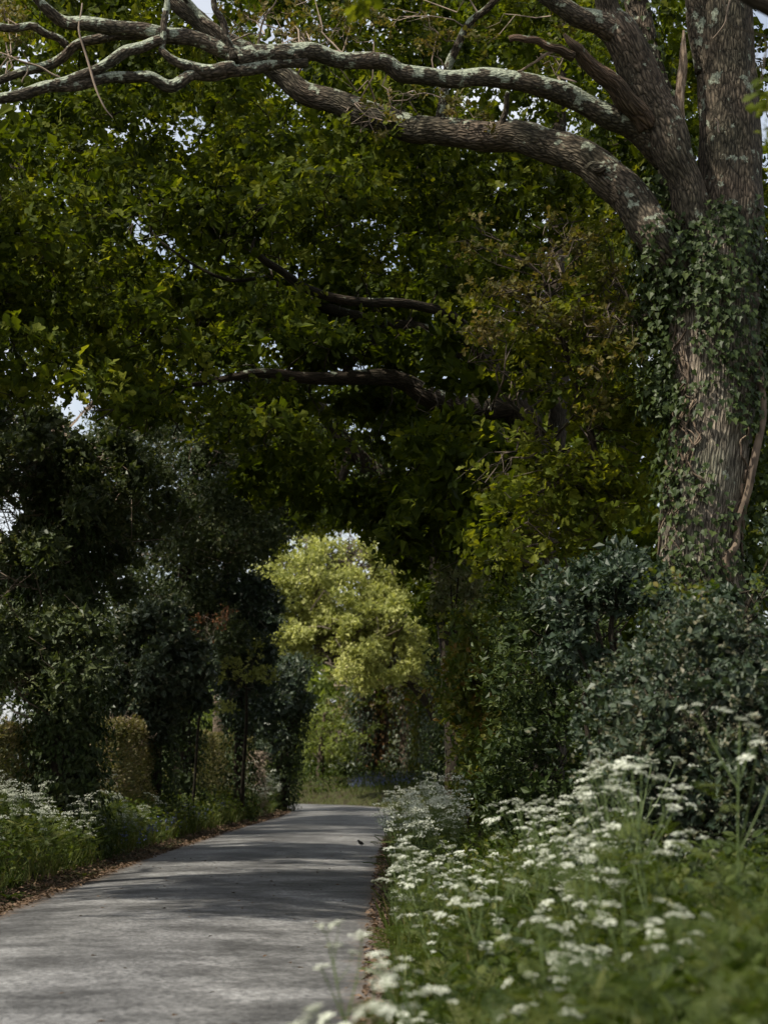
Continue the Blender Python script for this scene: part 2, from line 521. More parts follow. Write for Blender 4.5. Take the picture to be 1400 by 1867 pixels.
# the clear height of the lane: no clump of the near trees hangs in it
OPENING = [(560, 1480), (535, 1400), (500, 1310), (470, 1200), (462, 1090), (500, 1010), (560, 975), (640, 985), (720, 1030),
           (765, 1130), (805, 1260), (835, 1380), (840, 1500)]


def clear_of_lane(c, r):
    x, y = to_px(c)
    k = ppm(c[1]) * r * 0.5
    return not any(in_poly(x + k * a, y + k * b, OPENING) for a, b in ((0, 0), (1, 0), (-1, 0), (0, 1), (0, -1)))


def clumps_px(regions, flat=0.55, lane=True, avoid=None):
    """regions: (x0, x1, y0, y1, d0, d1, count, rmin, rmax)"""
    out = []
    for x0, x1, y0, y1, d0, d1, n, ra, rb in regions:
        got = tries = 0
        while got < n and tries < n * 12:
            tries += 1
            c = P(rng.uniform(x0, x1), rng.uniform(y0, y1), rng.uniform(d0, d1))
            r = rng.uniform(ra, rb)
            if lane and not clear_of_lane(c, r): continue
            if avoid is not None and avoid(c, r): continue
            out.append((c, (r * rng.uniform(.85, 1.25), r * rng.uniform(.85, 1.25), r * flat * rng.uniform(.8, 1.25))))
            got += 1
    return out


# ------------------------------------------------------------------ the road and the ground
CL = catmull([(-2.15, -30, 0), (-2.15, -10, 0), (-2.15, 5, 0), (-2.15, 20, 0), (-2.12, 32, 0), (-1.95, 45, 0), (-1.55, 58, 0), (-1.35, 68, 0),
              (-1.75, 75.5, 0), (-3.2, 81, 0), (-6, 84.2, 0), (-11, 86, 0), (-18, 87, 0), (-30, 88, 0), (-60, 90, 0)], 420)[:, :2]
HALF = 2.15


def road_dist(x, y):
    x = np.atleast_1d(np.asarray(x, float)); y = np.atleast_1d(np.asarray(y, float))
    out = np.empty(x.shape)
    side = np.empty(x.shape)
    flat = np.stack([x.ravel(), y.ravel()], 1)
    tn = norm(np.gradient(CL, axis=0))
    o = np.empty(len(flat)); s = np.empty(len(flat))
    for i in range(0, len(flat), 4000):
        f = flat[i:i + 4000]
        dd = ((f[:, None] - CL[None]) ** 2).sum(-1)
        k = dd.argmin(1)
        o[i:i + 4000] = np.sqrt(dd[np.arange(len(f)), k])
        w = f - CL[k]
        s[i:i + 4000] = tn[k, 0] * w[:, 1] - tn[k, 1] * w[:, 0]
    return o.reshape(x.shape), np.sign(s).reshape(x.shape)     # +1 = left of the direction of travel


def smooth01(t):
    t = np.clip(t, 0, 1)
    return t * t * (3 - 2 * t)


def ground_z(x, y):
    d, s = road_dist(x, y)
    x = np.atleast_1d(x); y = np.atleast_1d(y)
    t = d - HALF - 0.15
    bank = np.where(s > 0, 0.42, 0.46)
    z = -0.05 + bank * smooth01(t / 1.7) + 0.05 * smooth01(t / 0.3)
    z = z + 0.05 * smooth01(t) * np.sin(x * 2.1 + y * 0.7) * np.sin(y * 1.3 - x)
    z = z + np.where(s > 0, 0.02 * np.clip(t - 4, 0, 40), 0.10 * np.clip(t - 1.2, 0, 4))
    z = z + np.where((y > 86) & (s < 0), 0.30 * smooth01((y - 86.5) / 4), 0)
    return z


xs = np.concatenate([np.linspace(-400, -30, 14), np.linspace(-26, -9, 12), np.arange(-8.5, 5.6, 0.28), np.linspace(6, 22, 14), np.linspace(28, 400, 14)])
ys = np.concatenate([np.linspace(-120, -12, 12), np.arange(-10, 34, 0.7), np.arange(34, 108, 0.8), np.linspace(110, 160, 20), np.linspace(175, 900, 14)])
GX, GY = np.meshgrid(xs, ys)
GZ = ground_z(GX, GY)
mb = MB()
idx = np.arange(GX.size).reshape(GX.shape)
mb.add(np.stack([GX, GY, GZ], -1).reshape(-1, 3), None, np.stack([idx[:-1, :-1], idx[:-1, 1:], idx[1:, 1:], idx[1:, :-1]], -1).reshape(-1, 4))
M['soil'] = plain_mat('soil', (0.030, 0.024, 0.014), (0.045, 0.050, 0.018), 2.5, 0.95, 0.1)
tag(mb.build('ground', M['soil'], None, True), kind='structure')

# asphalt, worn paler along the wheel tracks
m, nd, lk, bs, out = new_mat('asphalt')
geo = nd.new('ShaderNodeNewGeometry')
n1 = nd.new('ShaderNodeTexNoise'); n1.inputs['Scale'].default_value = 0.75; n1.inputs['Detail'].default_value = 7; n1.inputs['Roughness'].default_value = 0.62
n2 = nd.new('ShaderNodeTexNoise'); n2.inputs['Scale'].default_value = 20; n2.inputs['Detail'].default_value = 6; n2.inputs['Roughness'].default_value = 0.75
n3 = nd.new('ShaderNodeTexVoronoi'); n3.inputs['Scale'].default_value = 95
n6 = nd.new('ShaderNodeTexNoise'); n6.inputs['Scale'].default_value = 5; n6.inputs['Detail'].default_value = 6
mpa = nd.new('ShaderNodeMapping'); mpa.inputs['Scale'].default_value = (0.9, 0.9, 1)
lk.new(geo.outputs['Position'], mpa.inputs[0])
for n in (n2, n3): lk.new(geo.outputs['Position'], n.inputs['Vector'])
for n in (n1, n6): lk.new(mpa.outputs[0], n.inputs['Vector'])
r1 = ramp(nd, [(0.38, (0.046, 0.0455, 0.045)), (0.50, (0.100, 0.0995, 0.099)), (0.60, (0.156, 0.1555, 0.155))])
lk.new(n1.outputs['Fac'], r1.inputs['Fac'])
uvn = nd.new('ShaderNodeUVMap')
sxy = nd.new('ShaderNodeSeparateXYZ'); lk.new(uvn.outputs[0], sxy.inputs[0])
wt = nd.new('ShaderNodeMath'); wt.operation = 'SINE'
wm = nd.new('ShaderNodeMath'); wm.operation = 'MULTIPLY_ADD'; wm.inputs[1].default_value = 2 * math.pi * 2; wm.inputs[2].default_value = -1.2
lk.new(sxy.outputs['X'], wm.inputs[0]); lk.new(wm.outputs[0], wt.inputs[0])
rw = ramp(nd, [(0.2, (0.84, 0.84, 0.85)), (0.9, (1.12, 1.12, 1.12))])
wa = nd.new('ShaderNodeMath'); wa.operation = 'MULTIPLY_ADD'; wa.inputs[1].default_value = 0.5; wa.inputs[2].default_value = 0.5
lk.new(wt.outputs[0], wa.inputs[0]); lk.new(wa.outputs[0], rw.inputs['Fac'])
rf = ramp(nd, [(0.38, (0.38, 0.38, 0.38)), (0.62, (1.62, 1.62, 1.58))])
lk.new(n2.outputs['Fac'], rf.inputs['Fac'])
r6 = ramp(nd, [(0.36, (0.74, 0.735, 0.73)), (0.60, (1.12, 1.12, 1.12))])
lk.new(n6.outputs['Fac'], r6.inputs['Fac'])
c = r1.outputs['Color']
for rr in (rw, rf, r6):
    mx = nd.new('ShaderNodeMix'); mx.data_type = 'RGBA'; mx.blend_type = 'MULTIPLY'; mx.inputs[0].default_value = 1
    lk.new(c, mx.inputs[6]); lk.new(rr.outputs['Color'], mx.inputs[7]); c = mx.outputs[2]
ed = nd.new('ShaderNodeMath'); ed.operation = 'SUBTRACT'; ed.inputs[1].default_value = 0.5; lk.new(sxy.outputs['X'], ed.inputs[0])
ea = nd.new('ShaderNodeMath'); ea.operation = 'ABSOLUTE'; lk.new(ed.outputs[0], ea.inputs[0])
en = nd.new('ShaderNodeMath'); en.operation = 'MULTIPLY_ADD'; en.inputs[1].default_value = 0.16; lk.new(n6.outputs['Fac'], en.inputs[0]); lk.new(ea.outputs[0], en.inputs[2])
er = ramp(nd, [(0.515, (0, 0, 0)), (0.575, (0.85, 0.85, 0.85))]); lk.new(en.outputs[0], er.inputs['Fac'])
emx = nd.new('ShaderNodeMix'); emx.data_type = 'RGBA'; emx.inputs[7].default_value = (0.11, 0.075, 0.050, 1)
lk.new(er.outputs['Color'], emx.inputs[0]); lk.new(c, emx.inputs[6]); c = emx.outputs[2]
lk.new(c, bs.inputs['Base Color'])
bs.inputs['Roughness'].default_value = 0.62
bs.inputs['Specular IOR Level'].default_value = 0.4
bp = nd.new('ShaderNodeBump'); bp.inputs['Strength'].default_value = 0.5; bp.inputs['Distance'].default_value = 0.012
lk.new(n3.outputs['Distance'], bp.inputs['Height']); lk.new(bp.outputs[0], bs.inputs['Normal'])
M['asphalt'] = m
mb = MB()
tn = norm(np.gradient(CL, axis=0))
nl = np.stack([-tn[:, 1], tn[:, 0]], 1)
cols = np.linspace(-1, 1, 13)
rows = []
for j, cc in enumerate(cols):
    e = np.zeros(len(CL))
    if abs(cc) == 1:
        e = np.array([0.10 * mnoise.noise((CL[i, 1] * 0.23, CL[i, 0] * .1 + cc * 7.3, 0.4)) + 0.035 * mnoise.noise((CL[i, 1] * 0.9, cc * 9.1, 3.3)) for i in range(len(CL))])
    p = CL + nl * (cc * HALF + np.sign(cc) * e)[:, None]
    z = 0.055 * (1 - cc * cc) + 0.012 * np.sin(CL[:, 1] * .35 + cc * 2)
    rows.append(np.column_stack([p, z]))
V = np.stack(rows, 1)
uv = np.stack(np.broadcast_arrays((cols[None] + 1) / 2, np.arange(len(CL))[:, None] * .3), -1)
idx = np.arange(V.shape[0] * V.shape[1]).reshape(V.shape[:2])
mb.add(V.reshape(-1, 3), None, np.stack([idx[:-1, 1:], idx[:-1, :-1], idx[1:, :-1], idx[1:, 1:]], -1).reshape(-1, 4), uv.reshape(-1, 2))
tag(mb.build('road', M['asphalt'], None, True), kind='structure')

# ------------------------------------------------------------------ big oak on the right
OAK = P(1292, 1400, 22); OAK[2] = 0.3
oak = tag(empty('oak_tree', OAK), 'huge old oak with bare lichened limbs reaching left over the lane and ivied trunk', 'tree')
mb = MB()
tp, tr = px_limb([(1300, 1690, 22, 250), (1297, 1500, 22, 205), (1290, 1150, 22, 172), (1272, 1000, 22, 152), (1290, 850, 22, 156), (1302, 700, 22, 156), (1302, 560, 22, 172), (1300, 460, 22, 168), (1312, 400, 22.05, 120), (1320, 350, 22.1, 50)], 60, 0.0)
tube(mb, tp, tr, 48, bumpy=0.05, freq=1.5, flute=0.10, seed=3.1)
mb.build('trunk', M['oak_bark'], oak, True)
skel = [tp[30:]]


def limb(path, tree, mat, seg=14, bumpy=0.12, name='limb', n=None, wob=0.012, freq=3.0, fl=0.0):
    p, r = px_limb(path, n, wob)
    mb = MB()
    tube(mb, p, r, seg, bumpy=bumpy, freq=freq, seed=float(rng.uniform(0, 9)), flute=fl)
    mb.build(name, mat, tree, True)
    return p


LB, OB, SB = M['shaded_limb_bark'], M['oak_bark'], M['shaded_stem_bark']
# right upright stem
limb([(1312, 500, 22, 130), (1332, 400, 22, 122), (1330, 280, 22, 118), (1325, 150, 22, 112), (1318, 20, 22, 108), (1312, -160, 22.1, 95), (1290, -420, 22.3, 70)], oak, SB, 32, 0.06, n=50, fl=0.10)
limb([(1295, 130, 22, 60), (1278, 40, 21.9, 52), (1265, -60, 21.8, 45), (1230, -260, 21.6, 30)], oak, LB, 16)
# left stem leaning up-left (C)
skel.append(limb([(1285, 470, 21.9, 90), (1262, 390, 21.75, 74), (1245, 320, 21.65, 64), (1222, 265, 21.6, 78), (1195, 200, 21.6, 82), (1160, 120, 21.5, 78), (1128, 55, 21.4, 70), (1112, 20, 21.4, 46), (1085, -60, 21.3, 38), (1040, -220, 21.2, 25)], oak, SB, 26, 0.09, n=60, fl=0.08))
skel.append(limb([(1130, 58, 21.4, 58), (1090, 42, 21.25, 46), (1050, 25, 21.1, 40), (1005, 0, 21, 34), (940, -70, 20.8, 26), (860, -190, 20.6, 15)], oak, LB, 14))
# stem behind it, clothed in ivy
back = limb([(1240, 380, 22.5, 60), (1215, 240, 22.6, 58), (1195, 150, 22.7, 52), (1172, 60, 22.8, 48), (1150, -40, 22.9, 44), (1110, -250, 23, 30)], oak, SB, 16)
# limb A : upper long lichened limb
A1 = limb([(1215, 285, 21.8, 60), (1165, 238, 21.6, 54), (1105, 208, 21.4, 46), (1030, 172, 21.2, 44), (960, 150, 21, 38), (870, 140, 20.9, 34), (800, 143, 20.8, 33), (740, 133, 20.7, 36), (695, 112, 20.6, 32), (620, 108, 20.5, 33), (560, 93, 20.4, 37), (500, 97, 20.3, 38), (430, 106, 20.2, 36)], oak, LB, 16, 0.16, n=90)
A2 = limb([(440, 104, 20.2, 32), (405, 88, 20.15, 32), (350, 70, 20.1, 32), (290, 60, 20, 30), (230, 50, 19.9, 29), (170, 46, 19.8, 28), (120, 37, 19.8, 25), (85, 18, 19.7, 20), (50, -30, 19.6, 15)], oak, LB, 14, 0.16, n=60)
A3 = limb([(560, 112, 20.4, 20), (500, 116, 20.3, 24), (440, 128, 20.2, 25), (400, 133, 20.1, 24), (350, 138, 20, 22), (312, 155, 19.9, 24), (268, 140, 19.8, 22), (220, 139, 19.8, 22), (160, 150, 19.7, 22), (100, 157, 19.6, 23), (40, 170, 19.5, 22), (-60, 190, 19.4, 18), (-200, 230, 19.3, 12)], oak, LB, 14, 0.18, n=90)
A4 = limb([(425, 122, 20.1, 26), (380, 127, 20, 24), (335, 118, 19.95, 20), (302, 98, 19.9, 15), (294, 84, 19.9, 13), (300, 50, 19.9, 12), (303, 10, 19.9, 12), (306, -60, 19.9, 9)], oak, LB, 12, 0.15, n=50)
A5 = limb([(292, 72, 19.9, 22), (250, 86, 19.8, 22), (208, 106, 19.7, 22), (150, 138, 19.65, 20), (100, 150, 19.6, 18)], oak, LB, 12, 0.15, n=36)
A6 = limb([(275, 60, 20.1, 22), (210, 64, 20.2, 20), (155, 74, 20.2, 19), (115, 102, 20.2, 18), (55, 128, 20.2, 18), (-20, 152, 20.2, 16), (-120, 190, 20.2, 10)], oak, LB, 12, 0.15, n=44)
A7 = limb([(122, 82, 20.1, 16), (90, 62, 20, 15), (55, 48, 19.9, 16), (0, 47, 19.8, 16), (-70, 30, 19.7, 11)], oak, LB, 12, 0.15, n=36)
A8 = limb([(424, 108, 20.15, 24), (412, 72, 20.1, 15), (385, 45, 20.1, 15), (355, 18, 20.1, 13), (325, -20, 20, 10)], oak, LB, 12, n=30)
A9 = limb([(418, 100, 20.15, 18), (408, 50, 20.1, 14), (392, 5, 20, 12), (395, -60, 20, 9)], oak, LB, 10, n=26)
# limb B : thick lower limb
B1 = limb([(1245, 520, 21.9, 90), (1205, 440, 21.7, 84), (1168, 388, 21.8, 76), (1130, 338, 21.9, 74), (1085, 300, 22, 68), (1020, 270, 22.2, 64), (950, 250, 22.4, 60), (880, 247, 22.6, 56), (800, 238, 22.8, 54), (740, 230, 23, 56), (690, 214, 23.1, 50), (640, 196, 23.2, 48), (580, 176, 23.3, 46), (540, 160, 23.3, 42), (515, 132, 23.3, 40), (465, 102, 23.3, 38), (400, 66, 23.3, 36), (352, 28, 23.3, 34), (312, -5, 23.3, 30), (250, -80, 23.3, 22)], oak, SB, 20, 0.13, n=120, fl=0.04)
B2 = limb([(800, 225, 22.8, 20), (812, 160, 22.7, 17), (822, 105, 22.6, 17), (850, 52, 22.5, 15), (880, 18, 22.4, 14), (910, -5, 22.3, 14), (960, -60, 22.2, 9)], oak, M['shaded_limb_bark'], 10, n=36)
B3 = limb([(915, 236, 22.4, 14), (920, 200, 22.3, 11), (928, 165, 22.2, 8)], oak, LB, 8, n=14)
skel += [A1, A2, A3, A5, A6, A7, A8, A9, B1, B2]
# broken dead stubs
limb([(1175, 225, 21.5, 52), (1150, 190, 21.3, 44), (1112, 150, 21.1, 36), (1072, 110, 20.9, 30), (1045, 82, 20.8, 20), (1030, 62, 20.75, 6)], oak, M['redwood'], 12, 0.22, name='broken_limb', n=34)
limb([(1045, 102, 20.8, 20), (1010, 88, 20.7, 17), (985, 76, 20.65, 16), (955, 70, 20.6, 14), (930, 70, 20.6, 12)], oak, M['redwood'], 10, 0.22, name='broken_limb', n=24)
limb([(1010, 92, 20.7, 7), (985, 105, 20.7, 6), (960, 122, 20.7, 5), (943, 130, 20.7, 3)], oak, M['deadwood'], 6, 0.1, name='dead_twig', n=12)
# strip of bare pale wood
p, r = px_limb([(1246, 55, 21.75, 5), (1247, 90, 21.7, 12), (1242, 135, 21.7, 18), (1239, 200, 21.7, 19), (1241, 260, 21.7, 12), (1247, 300, 21.75, 4)], 36, 0.008)
mb = MB(); tube(mb, p, r, 12, bumpy=0.4, freq=4.0, seed=1.0)
mb.build('bare_wood', M['deadwood'], oak, True)['label'] = 'strip of bare pale dead wood'
# knot on limb B
kc = P(1088, 303, 21.72)
mb = MB()
th = np.linspace(0, 2 * math.pi, 25)
nkn = norm(np.array((-0.15, -1.0, 0.35)))
ka = norm(np.cross(nkn, UP)); kb = np.cross(ka, nkn)
tube(mb, kc + nkn * -.015 + 0.07 * (np.cos(th)[:, None] * ka * 1.15 + np.sin(th)[:, None] * kb * 0.6) * (1 + .15 * np.sin(th * 3))[:, None], 0.035 * (1 + .3 * np.sin(th * 2)), 8, cap=False, bumpy=.3, freq=8)
mb.build('knot', SB, oak, True)

# ivy on the trunk
def ivy_on(mb, path, rad, n, zr=None, ang=None, size=0.085, lift=0.06, tint=0.35, tmpl=T_IVY, wts=None):
    path = np.asarray(path); rad = np.asarray(rad)
    t = rng.random(n) * (len(path) - 1)
    i = t.astype(int); f = (t - i)[:, None]
    i2 = np.minimum(i + 1, len(path) - 1)
    c = path[i] * (1 - f) + path[i2] * f
    rr = rad[i] * (1 - f[:, 0]) + rad[i2] * f[:, 0]
    tn = norm(path[i2] - path[np.maximum(i - 1, 0)])
    a = norm(np.cross(tn, np.array((0.0, 1.0, 0.001)))); b = np.cross(tn, a)
    th = rng.uniform(0, 2 * math.pi, n)
    rd = a * np.cos(th)[:, None] + b * np.sin(th)[:, None]
    p = c + rd * (rr + lift * np.abs(rng.normal(size=n)) * 1.2 + 0.01)[:, None]
    keep = np.ones(n, bool)
    if wts is not None: keep = rng.random(n) < wts(p, rd)
    p, rd = p[keep], rd[keep]
    k = len(p)
    ld = -UP * 0.9 + rd * 0.45 + 0.4 * rng.normal(size=(k, 3))
    nr = rd + UP * 0.45 + 0.3 * rng.normal(size=(k, 3))
    tt = tint + 0.16 * rng.normal(size=k) + 0.25 * (rng.random(k) < 0.05)
    scatter(mb, tmpl, p, ld, nr, size * rng.uniform(0.6, 1.25, k), tt)


def oak_ivy_w(p, rd):
    out = np.empty(len(p))
    for i, q in enumerate(p):
        x, y = to_px(q)
        nz = mnoise.noise((q[0] * 1.7, q[1] * 1.7, q[2] * 0.9))
        d = 0.0
        if y < 470: d = (y - 395) / 90 + (0.5 if x < 1260 else -0.1)
        elif y < 720: d = 1.0 - (0.75 if 1225 < x < 1262 and y < 690 else 0)
        elif y < 790: d = (790 - y) / 70
        elif y < 960: d = 0.02
        else: d = (y - 960) / 110
        if x < 1215 and 480 < y < 740: d = max(d, 0.55)
        if x > 1372 and y < 800: d = max(d, 0.5)
        out[i] = d * .9 - .05 + 1.1 * nz
    return out


mb = MB()
ivy_on(mb, tp[12:], tr[12:], 11000, wts=oak_ivy_w, size=0.088, lift=0.08, tint=.27)
ivy_on(mb, B1[:10], np.linspace(.27, .22, 10), 900, size=0.085, lift=0.07, wts=lambda p, rd: np.clip(0.55 + rd[:, 1] * -0.2 - (np.array([to_px(q)[0] for q in p]) < 1175) * .45, 0, 1))
ivy_on(mb, back, np.linspace(.19, .12, len(back)), 420, size=0.085, lift=0.08)
ivy_on(mb, P(0, 0, 22)[None] * 0 + np.array([P(1190, 330, 22.2), P(1195, 420, 22.1), P(1205, 520, 22), P(1200, 640, 22), P(1205, 760, 22)]), np.array([.14, .2, .22, .2, .1]), 1500, size=0.09, lift=0.1)
ivy_on(mb, np.array([P(1395, 450, 22.2), P(1398, 600, 22.1), P(1392, 760, 22), P(1395, 900, 22), P(1390, 1060, 22)]), np.array([.15, .22, .2, .12, .16]), 1500, size=0.09, lift=0.12)
mb.build('ivy', M['ivy_leaf'], oak, kind='stuff')
# the outermost ivy leaves, one by one
leafm = []
for tv in (.12, .24, .38, .6):
    mb = MB(); mb.add(T_IVY[0], T_IVY[1], None, None, tv); leafm.append(mb.mesh('ivy_leaf', M['ivy_leaf']))
cnt = 0
while cnt < 280:
    i = int(rng.integers(14, len(tp) - 3)); th_ = rng.uniform(-2.6, -0.5)
    rd = np.array((math.cos(th_), math.sin(th_), 0.0))
    p = tp[i] + rd * (tr[i] * 1.02 + .05 + .12 * rng.random()) + UP * rng.uniform(-.08, .08)
    if rng.random() > oak_ivy_w(p[None], rd[None])[0]: continue
    X = norm(-UP * .9 + rd * .5 + .35 * rng.normal(size=3)); Zn = rd + UP * .45 + .3 * rng.normal(size=3)
    Zn = norm(Zn - X * np.dot(Zn, X)); Y = np.cross(Zn, X)
    o = bpy.data.objects.new('ivy_leaf', leafm[int(rng.integers(4))]); COL.objects.link(o); o.parent = oak
    sz = .092 * rng.uniform(.65, 1.25)
    from mathutils import Matrix
    mt = Matrix(((X[0], Y[0], Zn[0]), (X[1], Y[1], Zn[1]), (X[2], Y[2], Zn[2])))
    o.rotation_mode = 'QUATERNION'; o.rotation_quaternion = mt.to_quaternion()
    o.location = tuple(p - OAK); o.scale = (sz,) * 3
    cnt += 1
# ivy stems clinging to the bark
mb = MB()
for x0, x1, y0, y1, n, w in ((1205, 1235, 560, 1040, 12, 5), (1225, 1265, 600, 900, 8, 4), (1330, 1362, 760, 1060, 4, 6)):
    for k in range(n):
        ya, yb = sorted(rng.uniform(y0, y1, 2))
        if yb - ya < 90: yb = ya + 120
        xa = rng.uniform(x0, x1)
        m_ = 9
        pts = []
        for t in np.linspace(0, 1, m_):
            x = xa + 11 * math.sin(t * 7 + k * 2.1) + rng.normal() * 4 - (t * 14 if yb > 900 and x0 < 1210 else 0)
            y = ya + (yb - ya) * t
            ci = int(np.argmin(np.abs(tp[:, 2] - P(x, y, 22)[2])))
            dx = P(x, y, 22)[0] - tp[ci][0]
            rr = tr[ci] * 1.03
            dx = max(-rr * .98, min(rr * .98, dx))
            pts.append((tp[ci][0] + dx, tp[ci][1] - math.sqrt(max(0.0, rr * rr - dx * dx)) - 0.02, P(x, y, 22)[2]))
        tube(mb, catmull(pts, 22), np.linspace(w * .55, w * .35, 22) / ppm(22) * rng.uniform(.5, 1.1), 6)
mb.build('ivy_stems', M['vine'], oak, True)
p, r = px_limb([(1384, 640, 21.7, 13), (1390, 740, 21.65, 14), (1378, 830, 21.6, 15), (1366, 880, 21.6, 14), (1350, 940, 21.6, 14), (1342, 990, 21.55, 13), (1326, 1015, 21.5, 14), (1330, 1060, 21.5, 15)], 40, 0.015)
mb = MB(); tube(mb, p, r, 10, bumpy=0.15)
mb.build('ivy_stem', M['vine'], oak, True)

# the arching inner limbs that show in front of the foliage
SHOW = [[(885, 668), (860, 612), (815, 572), (760, 556), (680, 551), (600, 541), (548, 520), (510, 492), (472, 466), (464, 432)],
        [(900, 744), (850, 744), (790, 728), (740, 697), (680, 686), (580, 691), (500, 681), (430, 686), (350, 702)],
        [(700, 872), (665, 845), (610, 780), (572, 732)], [(440, 511), (385, 500), (330, 466), (287, 436)]]
SHOWP = np.concatenate([catmull([(x, y, 0) for x, y in q], 40)[:, :2] for q in SHOW])
SHOWD = np.concatenate([np.full(40, d) for d in (28.5, 29.3, 41, 27.5)])


def off_show(c, r):
    x, y = to_px(c)
    k = r * ppm(c[1]) * .6 + 7
    d = np.hypot(SHOWP[:, 0] - x, (SHOWP[:, 1] - y) * 1.5)
    return bool(np.any((d < k) & (c[1] - r * .5 < SHOWD)))


# crown of the big oak: behind and above its bare limbs
def not_on_limbs(c, r):
    x, y = to_px(c)
    if c[1] > 22.6: return False
    return (y < 330 and x > 60 and r > 0.2)


cl = clumps_px([(-150, 1230, -60, 330, 23.6, 28, 74, 0.45, 0.85),
                (-150, 700, 250, 560, 21.5, 27, 46, 0.4, 0.8),
                (-150, 260, 420, 740, 20.5, 24.5, 24, 0.4, 0.7),
                (300, 1180, 330, 620, 23.5, 27, 40, 0.4, 0.8),
                (180, 620, 520, 760, 23, 27, 20, 0.35, 0.65), (-60, 270, 590, 700, 24, 28, 9, .4, .6),
                (1330, 1480, -40, 760, 22.8, 26, 22, 0.4, 0.8),
                (1130, 1330, -60, 420, 23.5, 26, 12, 0.4, 0.7)], 0.42, True, off_show)
n_above = 90
# the crown above the picture
for k in range(n_above):
    a = rng.uniform(0, 2 * math.pi); q = math.sqrt(rng.random())
    c = np.array((OAK[0] - 3.2 + 7.0 * q * math.cos(a), OAK[1] + 2.0 + 4.6 * q * math.sin(a), 12.4 + 3.2 * (1 - q * q) * rng.random() + 0.6 * rng.random()))
    r = rng.uniform(.6, 1.0)
    cl.append((c, (r, r, r * .6)))
mb = MB()
foliage(mb, cl[:-n_above], T_OAK, 0.130, 7, 24, up=0.35, tint=(0.50, 0.32), inner=0.35, droop=0.12, core=16, coresize=1.5)
foliage(mb, cl[-n_above:], T_KITE, 0.18, 6, 20, up=0.35, tint=(0.44, 0.2), inner=0.35)
mb.build('crown', M['oak_leaf'], oak, kind='stuff')
skel_oak = np.concatenate(skel)
mb = MB()
twigs_for(mb, cl[:-n_above], skel_oak, 0.011, 5, far=1.3)
mb.build('twigs', M['dark_bark'], oak, True, kind='stuff')
# bronze young leaves on short shoots along the limbs
bz = clumps_px([(380, 560, 5, 90, 20.5, 22.5, 7, 0.16, 0.28), (560, 900, 20, 90, 21.5, 23, 12, 0.18, 0.3), (640, 900, 170, 250, 22.2, 22.7, 9, 0.14, 0.24),
                (1000, 1080, 40, 130, 21.6, 22.4, 4, 0.15, 0.25), (-20, 80, -10, 60, 20, 21, 5, .18, .28)], 0.7, False)
mb = MB()
foliage(mb, bz, T_OAK6, 0.07, 8, 48, up=0.7, tint=(0.5, 0.25), inner=0.2)
mb.build('young_leaves', M['bronze_leaf'], oak, kind='stuff')
mb = MB(); twigs_for(mb, bz, skel_oak, 0.012, 3)
for path in ([(150, 5, 19.8, 3), (146, 60, 19.7, 4), (165, 130, 19.6, 5), (188, 190, 19.5, 3), (205, 215, 19.5, 2)], [(0, 95, 19.6, 3), (60, 118, 19.6, 4), (110, 138, 19.6, 4)],
             [(470, 82, 20.3, 5), (476, 50, 20.2, 4), (497, 10, 20.1, 3), (510, -20, 20, 2)], [(40, 150, 19.6, 3), (48, 120, 19.6, 3), (20, 100, 19.6, 2)],
             [(1300, 70, 21.6, 4), (1322, 40, 21.5, 4), (1330, 0, 21.5, 4)], [(1305, 215, 21.6, 3), (1312, 240, 21.5, 4)]):
    p, r = px_limb(path, 20, 0.01); tube(mb, p, r, 5)
mb.build('shoots', M['pale_twig'], oak, True, kind='stuff')

# ------------------------------------------------------------------ oak saplings in front of the second oak
def small_tree(name, label, base, trunk_px, clumps, leaf_m, tmpl, leaf, per, dens, tint, bark, up=0.4, cat='tree', tw=0.016, extra=None, droop=0.1, inner=0.4, tsub=4, group=None):
    o = tag(empty(name, base), label, cat, group)
    sk = []
    for path in trunk_px:
        sk.append(limb(path, o, bark, 10, 0.12, 'trunk' if path is trunk_px[0] else 'limb'))
    mb = MB(); foliage(mb, clumps, tmpl, leaf, per, dens, up=up, tint=tint, inner=inner, droop=droop)
    mb.build('crown', leaf_m, o, kind='stuff')
    if tw:
        mb = MB(); twigs_for(mb, clumps, np.concatenate(sk), tw, tsub)
        mb.build('twigs', M['twig'], o, True, kind='stuff')
    return o, np.concatenate(sk)


def gbase(x, y):
    return np.array((x, y, float(ground_z(x, y)[0])))


def base_px(x, d):
    return gbase((x - 700) / ppm(d), d)


cl = clumps_px([(860, 1195, 560, 760, 22.2, 23.6, 38, 0.3, 0.48), (870, 1185, 730, 920, 22.2, 23.6, 36, 0.3, 0.48), (890, 1150, 880, 1030, 22.2, 23.4, 24, 0.28, 0.45), (1040, 1220, 400, 600, 22.8, 24.4, 20, .3, .5)], 0.6, True, off_show)
o, sk = small_tree('young_oak', 'bright green young oak filling the space left of the big ivied trunk', base_px(1120, 23.2),
                   [[(1120, 1640, 23.2, 28), (1130, 1300, 23.2, 24), (1105, 1000, 23.2, 19), (1080, 800, 23, 14), (1030, 640, 22.8, 10), (990, 500, 22.4, 5)],
                    [(1092, 900, 23.1, 13), (1000, 800, 22.8, 9), (920, 720, 22.5, 5)], [(1050, 700, 22.9, 11), (1120, 620, 22.7, 7), (1170, 580, 22.5, 4)]],
                   cl, M['oak_leaf'], T_OAK, 0.115, 7, 26, (0.82, 0.2), M['dark_bark'])
bz = clumps_px([(840, 1130, 390, 620, 21.8, 22.6, 34, 0.15, 0.3), (1040, 1150, 560, 760, 21.6, 22.2, 8, 0.16, 0.26)], 0.7)
mb = MB(); foliage(mb, bz, T_OAK6, 0.075, 8, 46, up=0.5, tint=(0.5, 0.22), inner=0.2)
mb.build('young_leaves', M['bronze_leaf'], o, kind='stuff')
